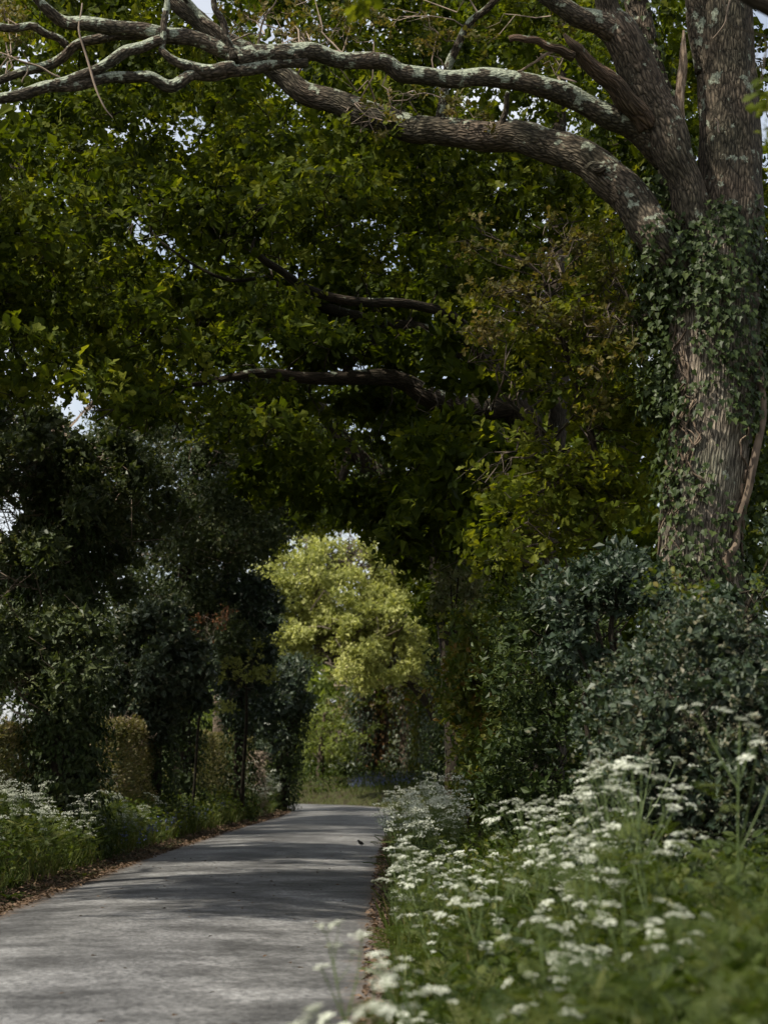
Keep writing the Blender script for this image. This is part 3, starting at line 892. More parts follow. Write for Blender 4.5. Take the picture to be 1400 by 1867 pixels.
mb = MB(); twigs_for(mb, bz, sk, 0.012, 4)
mb.build('shoots', M['twig'], o, True, kind='stuff')

# ------------------------------------------------------------------ second and third oaks on the right
def side_oak(name, label, base, limbs, clumps, n_above, above, tint, dens=26, tmpl=T_LOBE, leaf=0.145, mat='oak_leaf', per=6, ivy=None):
    o = tag(empty(name, base), label, 'tree')
    sk = []
    for i, pth in enumerate(limbs):
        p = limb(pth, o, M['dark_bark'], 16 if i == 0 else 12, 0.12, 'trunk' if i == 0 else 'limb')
        sk.append(p)
        if i == 0 and ivy:
            mb = MB()
            rr = np.linspace(pth[0][3], pth[-1][3], len(p)) / 2 / ppm(pth[0][2])
            ivy_on(mb, p, rr, ivy, size=0.095, lift=0.16, tint=0.35, tmpl=T_OVAL)
            mb.build('ivy', M['ivy_leaf'], o, kind='stuff')
    mb = MB(); foliage(mb, clumps, tmpl, leaf, per, dens, up=0.35, tint=tint, inner=0.35, droop=0.1, core=40, coresize=2.0)
    if n_above:
        (cx, cy, cz), (ax, ay, az) = above
        ab = []
        for k in range(n_above):
            d = rand_dirs(1)[0] * rng.random() ** .33
            r = rng.uniform(.7, 1.15)
            ab.append((np.array((cx + d[0] * ax, cy + d[1] * ay, cz + d[2] * az)), (r, r, r * .6)))
        foliage(mb, ab, T_KITE, leaf * 1.35, 6, dens * 0.28, up=0.35, tint=tint, inner=0.35, droop=0.1)
    mb.build('crown', M[mat], o, kind='stuff')
    mb = MB(); twigs_for(mb, clumps, np.concatenate(sk), 0.013, 3, far=2.2)
    mb.build('twigs', M['dark_bark'], o, True, kind='stuff')
    return o


cl = clumps_px([(250, 960, 520, 760, 28, 33, 46, 0.5, 0.9), (420, 960, 700, 920, 28.5, 34, 34, 0.45, 0.8), (640, 960, 860, 1010, 29, 34, 22, 0.45, 0.75), (200, 1000, 250, 560, 29, 34, 34, .6, 1.0), (-200, 700, -60, 330, 29, 35, 46, .7, 1.1), (600, 1300, -60, 330, 31, 36, 40, .7, 1.1), (-220, 300, 300, 640, 28, 34, 30, .6, 1.0), (760, 980, 610, 980, 24.5, 28, 34, .35, .6), (700, 880, 850, 1000, 27, 30, 14, .35, .55)], 0.42, True, off_show)
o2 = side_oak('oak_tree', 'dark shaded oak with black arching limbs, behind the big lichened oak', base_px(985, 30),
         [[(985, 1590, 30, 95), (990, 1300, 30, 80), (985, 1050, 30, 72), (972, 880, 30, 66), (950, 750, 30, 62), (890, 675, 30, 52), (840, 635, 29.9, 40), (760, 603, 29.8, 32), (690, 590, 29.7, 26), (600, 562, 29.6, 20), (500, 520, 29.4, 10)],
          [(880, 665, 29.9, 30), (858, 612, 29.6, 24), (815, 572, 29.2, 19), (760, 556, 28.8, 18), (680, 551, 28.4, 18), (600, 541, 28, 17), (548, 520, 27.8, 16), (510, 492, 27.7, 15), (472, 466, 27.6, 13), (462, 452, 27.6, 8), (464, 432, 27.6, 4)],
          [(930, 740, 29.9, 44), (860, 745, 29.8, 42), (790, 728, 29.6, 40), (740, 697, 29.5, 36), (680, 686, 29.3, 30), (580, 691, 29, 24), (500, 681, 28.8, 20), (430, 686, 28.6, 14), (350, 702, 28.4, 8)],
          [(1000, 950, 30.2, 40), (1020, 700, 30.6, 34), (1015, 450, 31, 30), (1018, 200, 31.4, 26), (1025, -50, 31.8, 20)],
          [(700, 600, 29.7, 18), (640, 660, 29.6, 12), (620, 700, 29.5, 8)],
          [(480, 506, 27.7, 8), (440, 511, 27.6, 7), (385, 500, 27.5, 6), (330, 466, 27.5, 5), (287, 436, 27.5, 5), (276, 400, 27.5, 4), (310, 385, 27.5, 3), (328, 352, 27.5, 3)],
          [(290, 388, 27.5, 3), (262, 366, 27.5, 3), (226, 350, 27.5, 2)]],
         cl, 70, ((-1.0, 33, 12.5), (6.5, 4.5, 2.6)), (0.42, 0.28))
cl = clumps_px([(560, 900, 700, 980, 38, 46, 34, .6, 1.0), (690, 900, 900, 1130, 38, 45, 26, .55, .9), (760, 900, 1080, 1300, 38, 44, 14, .4, .7),
                (300, 760, 500, 760, 40, 48, 26, .7, 1.1), (520, 720, 820, 960, 42, 48, 12, .5, .8), (450, 1250, -60, 620, 41, 49, 70, .9, 1.4), (-250, 450, 120, 640, 42, 50, 26, .9, 1.3), (-250, 300, 600, 760, 40, 48, 16, .8, 1.2)], 0.55, True, off_show)
o3 = side_oak('oak_tree', 'oak with ivy-clad dark trunk just right of the lane, forked limb over the road', base_px(838, 41),
         [[(838, 1545, 41, 62), (835, 1300, 41, 52), (815, 1100, 41, 46), (780, 960, 41, 42), (720, 885, 41, 38), (665, 845, 41, 33), (610, 780, 40.8, 28), (572, 732, 40.6, 22), (480, 692, 40.3, 14), (400, 690, 40, 8)],
          [(815, 1100, 41, 40), (850, 950, 41.3, 36), (870, 780, 41.6, 32), (850, 560, 42, 26), (820, 300, 42.5, 20)],
          [(640, 820, 40.9, 20), (620, 880, 40.8, 12), (600, 920, 40.7, 7)]],
         cl, 60, ((-0.5, 46, 13), (7.5, 6, 3.0)), (0.36, 0.2), ivy=2600, tmpl=T_KITE, leaf=.16)

# ------------------------------------------------------------------ evergreens on the left
def shell_clumps(c, r, n, ra, rb, flat=0.9, lane=False, thick=0.35):
    out = []
    for k in range(n):
        d = rand_dirs(1)[0] * (1 - thick * rng.random())
        q = rng.uniform(ra, rb)
        p = np.asarray(c) + d * np.asarray(r)
        if p[2] < 0.1: continue
        if lane and not clear_of_lane(p, q): continue
        out.append((p, (q, q, q * flat)))
    return out


def evergreen(name, label, trunk, clumps, leaf_m, leaf=0.062, dens=95, tint=(0.42, 0.2), per=5, ivy=0, up=0.5, cat='tree', stray=0, tmpl=T_KITE, column=None):
    x, y, d, w = trunk[0]
    o = tag(empty(name, base_px(x, d)), label, cat)
    p = limb(trunk, o, M['dark_bark'], 10, 0.12, 'trunk')
    mb = MB(); foliage(mb, clumps, tmpl, leaf * 1.26, per, dens * .62, up=up, tint=tint, inner=0.45, spread=(25, 80), core=120, coresize=2.5)
    mb.build('crown', leaf_m, o, kind='stuff')
    if ivy:
        mb = MB()
        ivy_on(mb, p, np.interp(np.linspace(0, 1, len(p)), np.linspace(0, 1, len(column)), np.array(column)), ivy * 2, size=0.12, lift=0.16, tint=0.3, tmpl=T_KITE)
        mb.build('ivy', M['ivy_leaf'], o, kind='stuff')
    mb = MB(); twigs_for(mb, clumps, p, 0.014, 2, 3)
    for k in range(stray):
        c, r = clumps[int(rng.integers(len(clumps)))]
        dd = rand_dirs(1)[0]; dd[1] = -abs(dd[1]); dd[2] *= .6
        a = c + dd * np.asarray(r) * .8
        tube(mb, twig_path(a, a + (dd * .5 + UP * rng.uniform(-.7, .6)) * rng.uniform(.5, 1.1), 6, .1, .25), np.linspace(.008, .003, 6), 3, cap=False)
    mb.build('twigs', M['pale_twig'] if stray else M['twig'], o, True, kind='stuff')
    return o


EV, HO = M['evergreen_leaf'], M['holly_leaf']
cl = clumps_px([(-140, 190, 745, 1010, 31.5, 35.5, 52, .42, .68), (-140, 165, 990, 1250, 31.5, 35.5, 48, .4, .65), (60, 320, 770, 1080, 33, 38, 40, .4, .68), (-140, 110, 1150, 1230, 32, 35, 14, .3, .45), (85, 160, 1230, 1470, 32.8, 34.2, 40, .2, .3), (-200, 70, 750, 1240, 33.5, 37, 46, .4, .6)], .85)
evergreen('evergreen_tree', 'tall dark evergreen with drooping mass of foliage, nearest tree on the left side', [(118, 1590, 33.5, 60), (120, 1300, 33.5, 55), (120, 1000, 33.5, 40), (110, 800, 33.5, 18)], cl, EV,
          ivy=4600, stray=22, column=[.46, .5, .5, .4, .2], tint=(.42, .25))
cl = clumps_px([(170, 540, 740, 1010, 50, 57, 84, .6, .95), (200, 490, 980, 1180, 51, 58, 44, .55, .9), (380, 580, 780, 1000, 51, 57, 40, .5, .75), (306, 356, 1180, 1440, 52.2, 53.8, 34, .28, .4)], .8)
evergreen('evergreen_tree', 'broad dark evergreen crown spreading to the arch of the lane on ivied left trunk', [(332, 1495, 53, 34), (332, 1300, 53, 31), (335, 1100, 53, 26), (350, 900, 53, 18), (370, 780, 53, 9)], cl, EV,
          ivy=3600, stray=16, column=[.42, .46, .46, .34, .15], tint=(.36, .24))
cl = shell_clumps(P(280, 1215, 46.5), (1.4, 1.25, 1.75), 70, .3, .48, thick=.5)
cl += shell_clumps(P(250, 1290, 46.5), (1.0, 1.0, .9), 26, .28, .45)
evergreen('holly_tree', 'rounded grey-green holly standing above the clipped hedge on the left', [(285, 1515, 47, 20), (285, 1350, 47, 17), (281, 1150, 46.5, 9)], cl, HO, leaf=.074, tint=(.66, .24), dens=85, ivy=1600, column=[.3, .3, .2])
cl = clumps_px([(385, 490, 1090, 1310, 57, 62, 36, .5, .75), (360, 470, 1040, 1140, 52, 58, 16, .5, .7)], .9, False)
evergreen('holly_tree', 'dark upright holly behind the yellow oak sprigs left of the lane', [(435, 1500, 59, 22), (438, 1300, 59, 18), (438, 1120, 58, 8)], cl, HO, leaf=.085, tint=(.3, .2), dens=70, ivy=1700, column=[.36, .36, .25])
cl = clumps_px([(470, 700, 790, 960, 60, 66, 52, .5, .8), (490, 620, 920, 1020, 62, 67, 20, .45, .65), (430, 560, 760, 860, 58, 64, 20, .5, .8)], .6)
small_tree('oak_tree', 'light green oak showing between the dark evergreen and the arch of the lane', base_px(400, 66), [[(400, 1500, 66, 30), (405, 1200, 66, 26), (440, 980, 65, 20), (500, 880, 64, 12), (600, 840, 63, 6)], [(430, 1000, 65, 14), (460, 860, 64, 9), (480, 780, 63, 5)]],
           cl, M['oak_leaf'], T_OAK6, .15, 6, 26, (.75, .22), M['far_bark'], tw=.02, tsub=3)
b = gbase(-9.4, 24.5)
o = tag(empty('oak_tree', b), 'oak behind the left hedge, bright leafy branch ends reaching in from the left edge', 'tree')
mb = MB(); q = catmull([b - UP * .2, b + UP * 3, b + np.array((.2, .1, 6)), b + np.array((.3, .3, 10))], 24)
tube(mb, q, np.linspace(.5, .2, 24), 16, bumpy=.08, flute=.08)
mb.build('trunk', OB, o, True)
sk = [q]
for e in ((-5.0, 23.2, 8.2), (-5.6, 25.5, 7.2), (-6.0, 21.5, 9.2), (-8.5, 28.5, 8.8), (-13, 25, 9), (-10, 20.5, 8.5)):
    w = twig_path(q[int(rng.integers(11, 17))], np.array(e), 9, .08, .14); mb = MB()
    tube(mb, catmull(w, 30), np.linspace(.15, .03, 30), 9, bumpy=.12)
    mb.build('limb', M['dark_bark'], o, True); sk.append(catmull(w, 30))
cl = clumps_px([(-160, 130, 380, 720, 22.2, 25, 20, .3, .55), (-200, 60, 250, 740, 22, 26, 14, .4, .6)], .6)
for k in range(84):
    d_ = rand_dirs(1)[0] * rng.random() ** .4
    r_ = rng.uniform(.6, 1.0)
    cl.append((np.array((-6.9 + d_[0] * 2.0, 21.6 + d_[1] * 5.4, 8.8 + d_[2] * 1.5)), (r_, r_, r_ * .6)))
mb = MB(); foliage(mb, cl[:-84], T_OAK, .12, 7, 26, up=.4, tint=(.62, .22), inner=.3, droop=.1, core=8, coresize=1.5)
foliage(mb, cl[-84:], T_KITE, .19, 6, 22, up=.4, tint=(.5, .2), inner=.3)
mb.build('crown', M['oak_leaf'], o, kind='stuff')
mb = MB(); twigs_for(mb, cl, np.concatenate(sk), .014, 3, far=2.5)
mb.build('twigs', M['dark_bark'], o, True, kind='stuff')
# copper leaved sapling and the bright yellow oak sprigs
cl = clumps_px([(345, 420, 1110, 1180, 48.2, 49.2, 8, .2, .3)], .7, False)
small_tree('beech_sapling', 'thin sapling with copper brown leaves before the left hollies', base_px(350, 51), [[(350, 1490, 51, 6), (360, 1350, 50.4, 5), (380, 1170, 49, 3)]], cl, M['brown_leaf'], T_KITE, .06, 6, 60, (.5, .3), M['dark_bark'], tw=.007)
cl = clumps_px([(400, 445, 1205, 1245, 54, 55, 7, .2, .32), (440, 500, 1220, 1245, 54, 55, 7, .2, .3), (395, 430, 1270, 1300, 54, 55, 4, .15, .25), (460, 480, 1170, 1200, 54, 55, 3, .15, .25)], .6, False)
small_tree('young_oak', 'slender young oak with bright yellow sprigs against dark holly on the left', base_px(440, 58.5), [[(440, 1490, 58.5, 8), (448, 1330, 57, 6), (450, 1240, 55, 4)], [(458, 1260, 55.4, 3), (420, 1240, 54.8, 2)]], cl, M['yellow_leaf'], T_OAK6, .12, 6, 46, (.5, .25), M['dark_bark'], tw=.012)
# leaning ivied tree by the bend
cl = clumps_px([(480, 600, 1215, 1290, 69, 74, 22, .5, .85), (440, 520, 1270, 1380, 68, 73, 12, .5, .8)], .7, False)
evergreen('ivy_clad_tree', 'leaning ivy-covered tree with grey-green crown left of the bend', [(508, 1475, 71, 32), (520, 1390, 71, 30), (535, 1320, 71, 26), (548, 1260, 71, 18)], cl, HO, leaf=.10, tint=(.5, .2), dens=46, ivy=2600, column=[.42, .4, .36, .3], tmpl=T_KITE)

# ------------------------------------------------------------------ trees at and beyond the bend
cl = clumps_px([(485, 640, 1040, 1200, 80, 87, 40, .55, .9), (560, 720, 985, 1150, 80, 87, 40, .55, .9), (620, 770, 1080, 1225, 77, 85, 34, .5, .8), (480, 560, 1080, 1190, 79, 84, 12, .5, .8), (500, 760, 930, 1010, 84, 90, 22, .6, .9), (472, 570, 990, 1110, 80, 87, 20, .6, .9), (660, 790, 1160, 1250, 78, 83, 16, .5, .8), (680, 785, 1010, 1140, 80, 86, 22, .55, .85), (540, 680, 1130, 1200, 83, 88, 14, .5, .8), (700, 800, 1000, 1120, 83, 88, 14, .6, .8)], .6, False)
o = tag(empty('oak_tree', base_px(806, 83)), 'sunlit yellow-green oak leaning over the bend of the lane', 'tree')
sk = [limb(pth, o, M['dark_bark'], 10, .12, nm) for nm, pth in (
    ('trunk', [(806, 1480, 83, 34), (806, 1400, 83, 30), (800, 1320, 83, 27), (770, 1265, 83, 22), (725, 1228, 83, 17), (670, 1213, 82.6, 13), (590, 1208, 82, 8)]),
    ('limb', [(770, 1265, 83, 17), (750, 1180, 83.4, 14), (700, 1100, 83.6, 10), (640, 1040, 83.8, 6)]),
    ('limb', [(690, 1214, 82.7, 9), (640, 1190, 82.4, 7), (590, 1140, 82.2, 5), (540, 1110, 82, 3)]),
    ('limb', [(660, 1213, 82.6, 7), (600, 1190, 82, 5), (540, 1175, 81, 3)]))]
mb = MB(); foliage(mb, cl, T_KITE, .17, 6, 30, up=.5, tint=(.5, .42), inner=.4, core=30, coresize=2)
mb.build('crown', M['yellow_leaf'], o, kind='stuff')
mb = MB(); twigs_for(mb, cl, np.concatenate(sk), .03, 2)
mb.build('twigs', M['twig'], o, True, kind='stuff')

cl = clumps_px([(550, 640, 1295, 1370, 89, 94, 24, .45, .75), (600, 690, 1310, 1400, 89, 94, 18, .4, .65), (540, 600, 1325, 1365, 90, 94, 10, .35, .55)], .5, False)
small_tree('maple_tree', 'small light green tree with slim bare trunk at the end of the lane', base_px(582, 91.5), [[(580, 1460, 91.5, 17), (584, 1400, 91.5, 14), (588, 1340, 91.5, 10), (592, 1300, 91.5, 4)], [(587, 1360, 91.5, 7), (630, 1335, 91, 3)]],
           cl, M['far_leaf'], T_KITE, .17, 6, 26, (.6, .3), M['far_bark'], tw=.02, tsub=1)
for nm, lab, x, d, w, top, mat, tn_ in (('ivy_clad_tree', 'ivy-covered dark green trunk, leftmost of the row beyond the bend', 660, 91.5, 36, 1290, 'holly_leaf', .45),
                                     ('ivy_clad_tree', 'trunk clad in rusty brown dead ivy beyond the bend', 695, 92, 46, 1280, 'rust_ivy', .5),
                                     ('ivy_clad_tree', 'grey-green ivied trunk between the rusty one and the olive one at the bend', 739, 91, 44, 1250, 'holly_leaf', .6),
                                     ('ivy_clad_tree', 'slim olive-yellow ivied trunk at the bend', 768, 89, 22, 1290, 'shrub_leaf', .5),
                                     ('ivy_clad_tree', 'dark blue-green ivied trunk, rightmost of the row at the bend', 792, 87.5, 36, 1230, 'holly_leaf', .4)):
    o = tag(empty(nm, base_px(x, d)), lab, 'tree')
    pth = [(x, 1400 + 1.4 * ppm(d), d, w * .6), (x, 1400, d, w * .55), (x + 2, top, d, w * .45), (x - 8, top - 120, d, w * .25)]
    p = limb(pth, o, M['far_bark'], 10, .1, 'trunk')
    mb = MB()
    ivy_on(mb, p, np.linspace(w * .55, w * .4, len(p)) / ppm(d), 3600, size=.19, lift=.2, tint=tn_, tmpl=T_KITE)
    mb.build('ivy', M[mat], o, kind='stuff')
    cl = clumps_px([(x - 60, x + 50, top - 90, top + 10, d - 2, d + 2, 9, .5, .9)], .7, False)
    mb = MB(); foliage(mb, cl, T_KITE, .17, 6, 18, tint=(.4, .25), inner=.4)
    mb.build('crown', M['shrub_leaf' if mat != 'holly_leaf' else 'hedge_leaf'], o, kind='stuff')
# leafless pale tree
o = tag(empty('bare_tree', base_px(690, 99)), 'pale leafless twiggy tree seen under the sunlit oak at the bend', 'tree')
p = limb([(690, 1455, 99, 14), (688, 1380, 99, 11), (684, 1320, 99, 9), (690, 1270, 99, 5)], o, M['far_bark'], 8, .1, 'trunk')
mb = MB()
for k in range(70):
    a = p[int(rng.integers(len(p) // 2, len(p)))]
    e = P(rng.uniform(600, 770), rng.uniform(1225, 1330), rng.uniform(96, 102))
    q = twig_path(a, e, 6, .1, .2); tube(mb, q, np.linspace(.05, .015, 6), 3, cap=False)
    for j in range(4):
        b = q[int(rng.integers(2, 6))]
        tube(mb, twig_path(b, b + rand_dirs(1)[0] * rng.uniform(.4, 1.1), 4, .1, .2), np.linspace(.02, .008, 4), 3, cap=False)
mb.build('twigs', M['pale_twig'], o, True, kind='stuff')


# ------------------------------------------------------------------ hedges
def hedge(name, label, a, b, thick, h, leaf_m, n, leaf=.05, tint=(.45, .25), ntw=160, bare_end=False, twm='pale_twig'):
    a, b = np.asarray(a, float), np.asarray(b, float)
    L = np.linalg.norm(b - a); u = (b - a) / L; w = np.array((u[1], -u[0]))
    z0 = float(ground_z((a[0] + b[0]) / 2, (a[1] + b[1]) / 2)[0]) - .05
    o = tag(empty(name, (*((a + b) / 2), z0)), label, 'hedge')
    s, t, z = rng.random(n), rng.uniform(-1, 1, n), rng.random(n) ** .8
    f = rng.random(n)
    t = np.where(f < .5, np.sign(t) * (1 - .25 * rng.random(n) ** 2), t)
    z = np.where((f >= .5) & (f < .75), 1 - .12 * rng.random(n), z)
    s = np.where(f >= .85, np.where(rng.random(n) < .5, .06 * rng.random(n), 1 - .06 * rng.random(n)), s)
    lump = np.array([mnoise.noise((s[i] * L * 1.3, z[i] * h * 1.6, t[i] * 2)) for i in range(n)])
    p2 = a + u * (s * L)[:, None] + w * (t * thick / 2 * (1 - .12 * z) * (1 + .5 * lump))[:, None]
    pos = np.column_stack([p2, z0 + z * h * (1 + .12 * lump)])
    outw = norm(np.column_stack([w[0] * t, w[1] * t, (z - .5) * .8 + .1]) + .5 * rng.normal(size=(n, 3)))
    mb = MB()
    scatter(mb, T_KITE, pos, outw + .6 * rng.normal(size=(n, 3)) + UP * .3, UP + outw + .5 * rng.normal(size=(n, 3)), leaf * rng.uniform(.6, 1.3, n), tint[0] + tint[1] * (lump * 1.2 + .5 * rng.normal(size=n)))
    mb.build('foliage', leaf_m, o, kind='stuff')
    mb = MB()
    for k in range(ntw):
        i = int(rng.integers(n))
        st = pos[i] - outw[i] * .1
        tube(mb, twig_path(st, st + (UP * rng.uniform(.2, .8) + outw[i] * .3 + .35 * rng.normal(size=3)) * rng.uniform(.2, .5), 5, 0, .2), np.linspace(.008, .003, 5), 3, cap=False)
    if ntw: mb.build('twigs', M[twm], o, True, kind='stuff')
    return o


def xd(x, d):
    return ((x - 700) / ppm(d), d)


HL = M['hedge_leaf']
hedge('clipped_hedge', 'clipped twiggy hedge at the left edge of the picture', (-7.2, 28.5), (-6.6, 36.2), 1.1, 1.95, HL, 13000, .09, (.42, .4), 260)
hedge('clipped_hedge', 'clipped hedge with pale twiggy end between the two ivied trunks on the left', (-6.35, 42.5), (-6.0, 47.2), 1.1, 2.25, HL, 17000, .09, (.42, .4), 320)
hedge('clipped_hedge', 'square-topped clipped hedge between the ivied trunk and pale stump', (-6.05, 56), (-4.95, 65.5), 1.1, 2.2, HL, 22000, .08, (.38, .3), 120)
hedge('garden_hedge', 'light green trimmed hedge behind the slim tree at the lane end', (-4.0, 95.5), (-1.2, 96), 1.2, 2.0, M['far_leaf'], 7000, .11, (.55, .3), 0)
# pale dead ivy post
o = tag(empty('ivy_stump', base_px(471, 64)), 'pale stump wrapped in dead ivy at the end of the left hedge', 'stump')
p = limb([(471, 1490, 64, 14), (470, 1430, 64, 13), (468, 1368, 64, 12)], o, M['deadwood'], 8, .2, 'trunk')
mb = MB(); ivy_on(mb, p, np.full(len(p), .18), 2200, size=.075, lift=.09, tint=.5, tmpl=T_KITE)
mb.build('dead_ivy', M['dead_ivy'], o, kind='stuff')

# ------------------------------------------------------------------ shrubs on the right bank
def shrub(name, label, x, d, clumps, leaf_m, leaf, dens, tint, per=5, tmpl=T_OVAL, up=.5, stems=6, tw=.012, cat='shrub', inner=.4, spread=(25, 80)):
    b = base_px(x, d)
    o = tag(empty(name, b), label, cat)
    mb = MB(); sk = []
    top = max(c[0][2] for c in clumps)
    for k in range(stems):
        c = clumps[int(rng.integers(len(clumps)))][0]
        q = twig_path(b + np.array((rng.normal() * .15, rng.normal() * .15, -.1)), c, 6, .05, .07)
        q = catmull(q, 24); tube(mb, q, np.linspace(.035, .012, 24), 6); sk.append(q)
    twigs_for(mb, clumps, np.concatenate(sk), tw, 2, 3)
    mb.build('stems', M['dark_bark'], o, True)
    mb = MB(); foliage(mb, clumps, tmpl, leaf * 1.1, per, dens, up=up, tint=tint, inner=inner, spread=spread, core=70, coresize=1.9)
    mb.build('foliage', leaf_m, o, kind='stuff')
    return o


c0 = P(1330, 1375, 14.6)
cl = shell_clumps(c0, (1.15, 1.0, 1.15), 70, .24, .40, .85) + shell_clumps(c0 + np.array((-.35, 0, -.75)), (.85, .8, .8), 26, .24, .36) + shell_clumps(c0 + np.array((.9, .4, -.3)), (1.1, 1.0, 1.3), 26, .26, .4)
bush = shrub('holly_bush', 'big rounded blue-green holly bush on the right bank before the oak trunk', 1330, 14.6, cl, M['bush_leaf'], .047, 220, (.55, .3), 5, T_KITE)
cl = clumps_px([(1150, 1400, 1055, 1110, 14.4, 15.2, 9, .12, .2)], .7, False)
mb = MB(); foliage(mb, cl, T_OAK6, .055, 6, 60, up=.6, tint=(.35, .25), inner=.2)
mb.build('shoots', M['shrub_leaf'], bush, kind='stuff')
cl = clumps_px([(1040, 1185, 1010, 1110, 18.8, 20, 14, .18, .28), (1000, 1110, 1060, 1220, 19, 21, 18, .2, .32), (1385, 1470, 930, 1080, 18.5, 20, 7, .2, .3), (1190, 1340, 1075, 1110, 19, 20, 6, .12, .18)], .8)
shrub('holly_bush', 'dark glossy holly growing round the foot of the big oak trunk', 1130, 20, cl, M['bush_leaf'], .058, 150, (.38, .25), 5, stems=8)
cl = clumps_px([(900, 1090, 1060, 1300, 21.5, 24, 34, .26, .42), (900, 1090, 1270, 1520, 21, 24, 34, .26, .42)], .9)
shrub('ivy_thicket', 'dark ivy thicket left of the big holly bush, behind the flowers', 1000, 22.8, cl, M['ivy_leaf'], .058, 130, (.38, .3), 5, stems=8)
cl = clumps_px([(830, 930, 1130, 1300, 26, 29, 24, .28, .45), (835, 930, 1290, 1480, 26, 29, 24, .28, .45)], .9)
shrub('maple_shrub', 'olive and bronze leaved shrub beside the dark thicket right of the lane', 880, 27.6, cl, M['shrub_leaf'], .075, 80, (.45, .35), 5, T_OAK6, stems=6)
cl = clumps_px([(800, 880, 970, 1110, 33, 35, 14, .28, .45)], .9, False)
shrub('hawthorn_shrub', 'pale grey-green leafy shrub rising beside the ivied trunk on the right', 850, 34.5, cl, EV, .075, 70, (.8, .2), 5, stems=5)
cl = clumps_px([(790, 880, 1180, 1440, 44, 50, 30, .4, .7)], .9)
shrub('hawthorn_shrub', 'dark green roadside shrub behind the white flowers, right of the lane', 835, 47, cl, M['ivy_leaf'], .085, 50, (.3, .25), 5, stems=5)
cl = clumps_px([(800, 880, 1230, 1440, 58, 70, 30, .5, .9)], .9, False)
shrub('hawthorn_shrub', 'shadowed shrub far along the right verge near the bend', 825, 64, cl, M['ivy_leaf'], .11, 36, (.3, .25), 5, T_KITE, stems=5)

# ------------------------------------------------------------------ woods closing the view
def wood(name, label, boxes, leaf_m, leaf, dens, tint):
    mb = MB()
    for x0, x1, y0, y1, z0, z1, n, ra, rb in boxes:
        cl = []
        for k in range(n):
            r = rng.uniform(ra, rb)
            cl.append((np.array((rng.uniform(x0, x1), rng.uniform(y0, y1), rng.uniform(z0, z1))), (r, r, r * .75)))
        foliage(mb, cl, T_KITE, leaf, 5, dens, tint=tint, inner=.3, core=26, coresize=2)
    o = mb.build(name, leaf_m, None, kind='stuff')
    return tag(o, label, 'woodland')


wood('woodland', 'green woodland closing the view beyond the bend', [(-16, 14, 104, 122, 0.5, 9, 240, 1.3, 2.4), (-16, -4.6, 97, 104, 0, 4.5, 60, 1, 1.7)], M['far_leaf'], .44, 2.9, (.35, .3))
wood('woodland', 'shaded woodland behind the oaks on the right', [(3.2, 15, 38, 60, 0.5, 13, 150, 1.0, 1.9), (3.5, 16, 62, 100, 0.5, 12, 90, 1.2, 2.2)], M['oak_leaf'], .35, 4, (.4, .3))
wood('woodland', 'low dark undergrowth behind the hedges on the left', [(-20, -9, 44, 66, 0, 4.2, 90, .8, 1.4), (-26, -11, 68, 112, 0, 5, 80, 1.0, 1.8)], M['ivy_leaf'], .24, 7, (.35, .3))

# ------------------------------------------------------------------ cow parsley and other herbs
def fern_leaf():
    """one ferny leaf, length 1 along +x: rachis, paired pinnae, small leaflets"""
    V, T = [], []

    def tri(a, b, c):
        k = len(V); V.extend([a, b, c]); T.append((k, k + 1, k + 2))
    tri((0, .012, 0), (0, -.012, 0), (1, 0, -.16))
    for i, x in enumerate((.26, .44, .60, .74, .86)):
        L = .42 * (1 - (x - .2) * .85)
        zx = -.16 * x * x
        for s in (1, -1):
            dx, dy = .55, .83 * s
            tri((x, 0, zx), (x + .02, 0, zx), (x + L * dx, L * dy, zx - .05))
            for j, f in enumerate((.35, .62, .88)):
                bx, by = x + L * dx * f, L * dy * f
                l = L * .34 * (1 - .3 * f)
                for q in (1, -1):
                    ex, ey = dx * .6 - dy * .8 * q, dy * .6 + dx * .8 * q
                    z = zx - .05 * f
                    tri((bx - .01, by, z), (bx + ex * l - ey * l * .33, by + ey * l + ex * l * .33, z + .02 * q), (bx + ex * l * 1.05 + ey * l * .2, by + ey * l * 1.05 - ex * l * .2, z + .01))
    return np.array(V), np.array(T)


T_FERN = fern_leaf()


def umbel_mesh(seed):
    r = np.random.default_rng(seed)
    mb = MB()
    nr = int(r.integers(8, 12))
    for k in range(nr):
        a = 2.4 * k + r.normal() * .2
        q = math.sqrt((k + .5) / nr)
        rad = .034 * q * r.uniform(.85, 1.15)
        e = np.array((rad * math.cos(a), rad * math.sin(a), .030 - .012 * q * q + r.normal() * .003))
        n = np.array((-math.sin(a), math.cos(a), 0)) * .0009
        mb.add([(n[0], n[1], 0), (-n[0], -n[1], 0), e - n, e + n], None, [(0, 1, 2, 3)], mat=1)
        m = 6
        for j in range(m):
            b = j * 1.05 + r.normal() * .2
            rr = 0.0 if j == 0 else .0072 * r.uniform(.7, 1.15)
            c = e + np.array((rr * math.cos(b), rr * math.sin(b), .002 - rr * .25 + r.normal() * .001))
            s = .0052 * r.uniform(.75, 1.2)
            t1 = norm(np.array((math.cos(b + .6), math.sin(b + .6), .25 * r.normal()))); t2 = norm(np.cross(np.array((.3 * r.normal(), .3 * r.normal(), 1)), t1))
            mb.add([c + t1 * s, c + t2 * s, c - t1 * s, c - t2 * s], None, [(0, 1, 2, 3)], tint=float(r.random()))
    return mb.mesh('umbel', [M['petal'], M['stem']])


UMBELS = [umbel_mesh(40 + i) for i in range(5)]


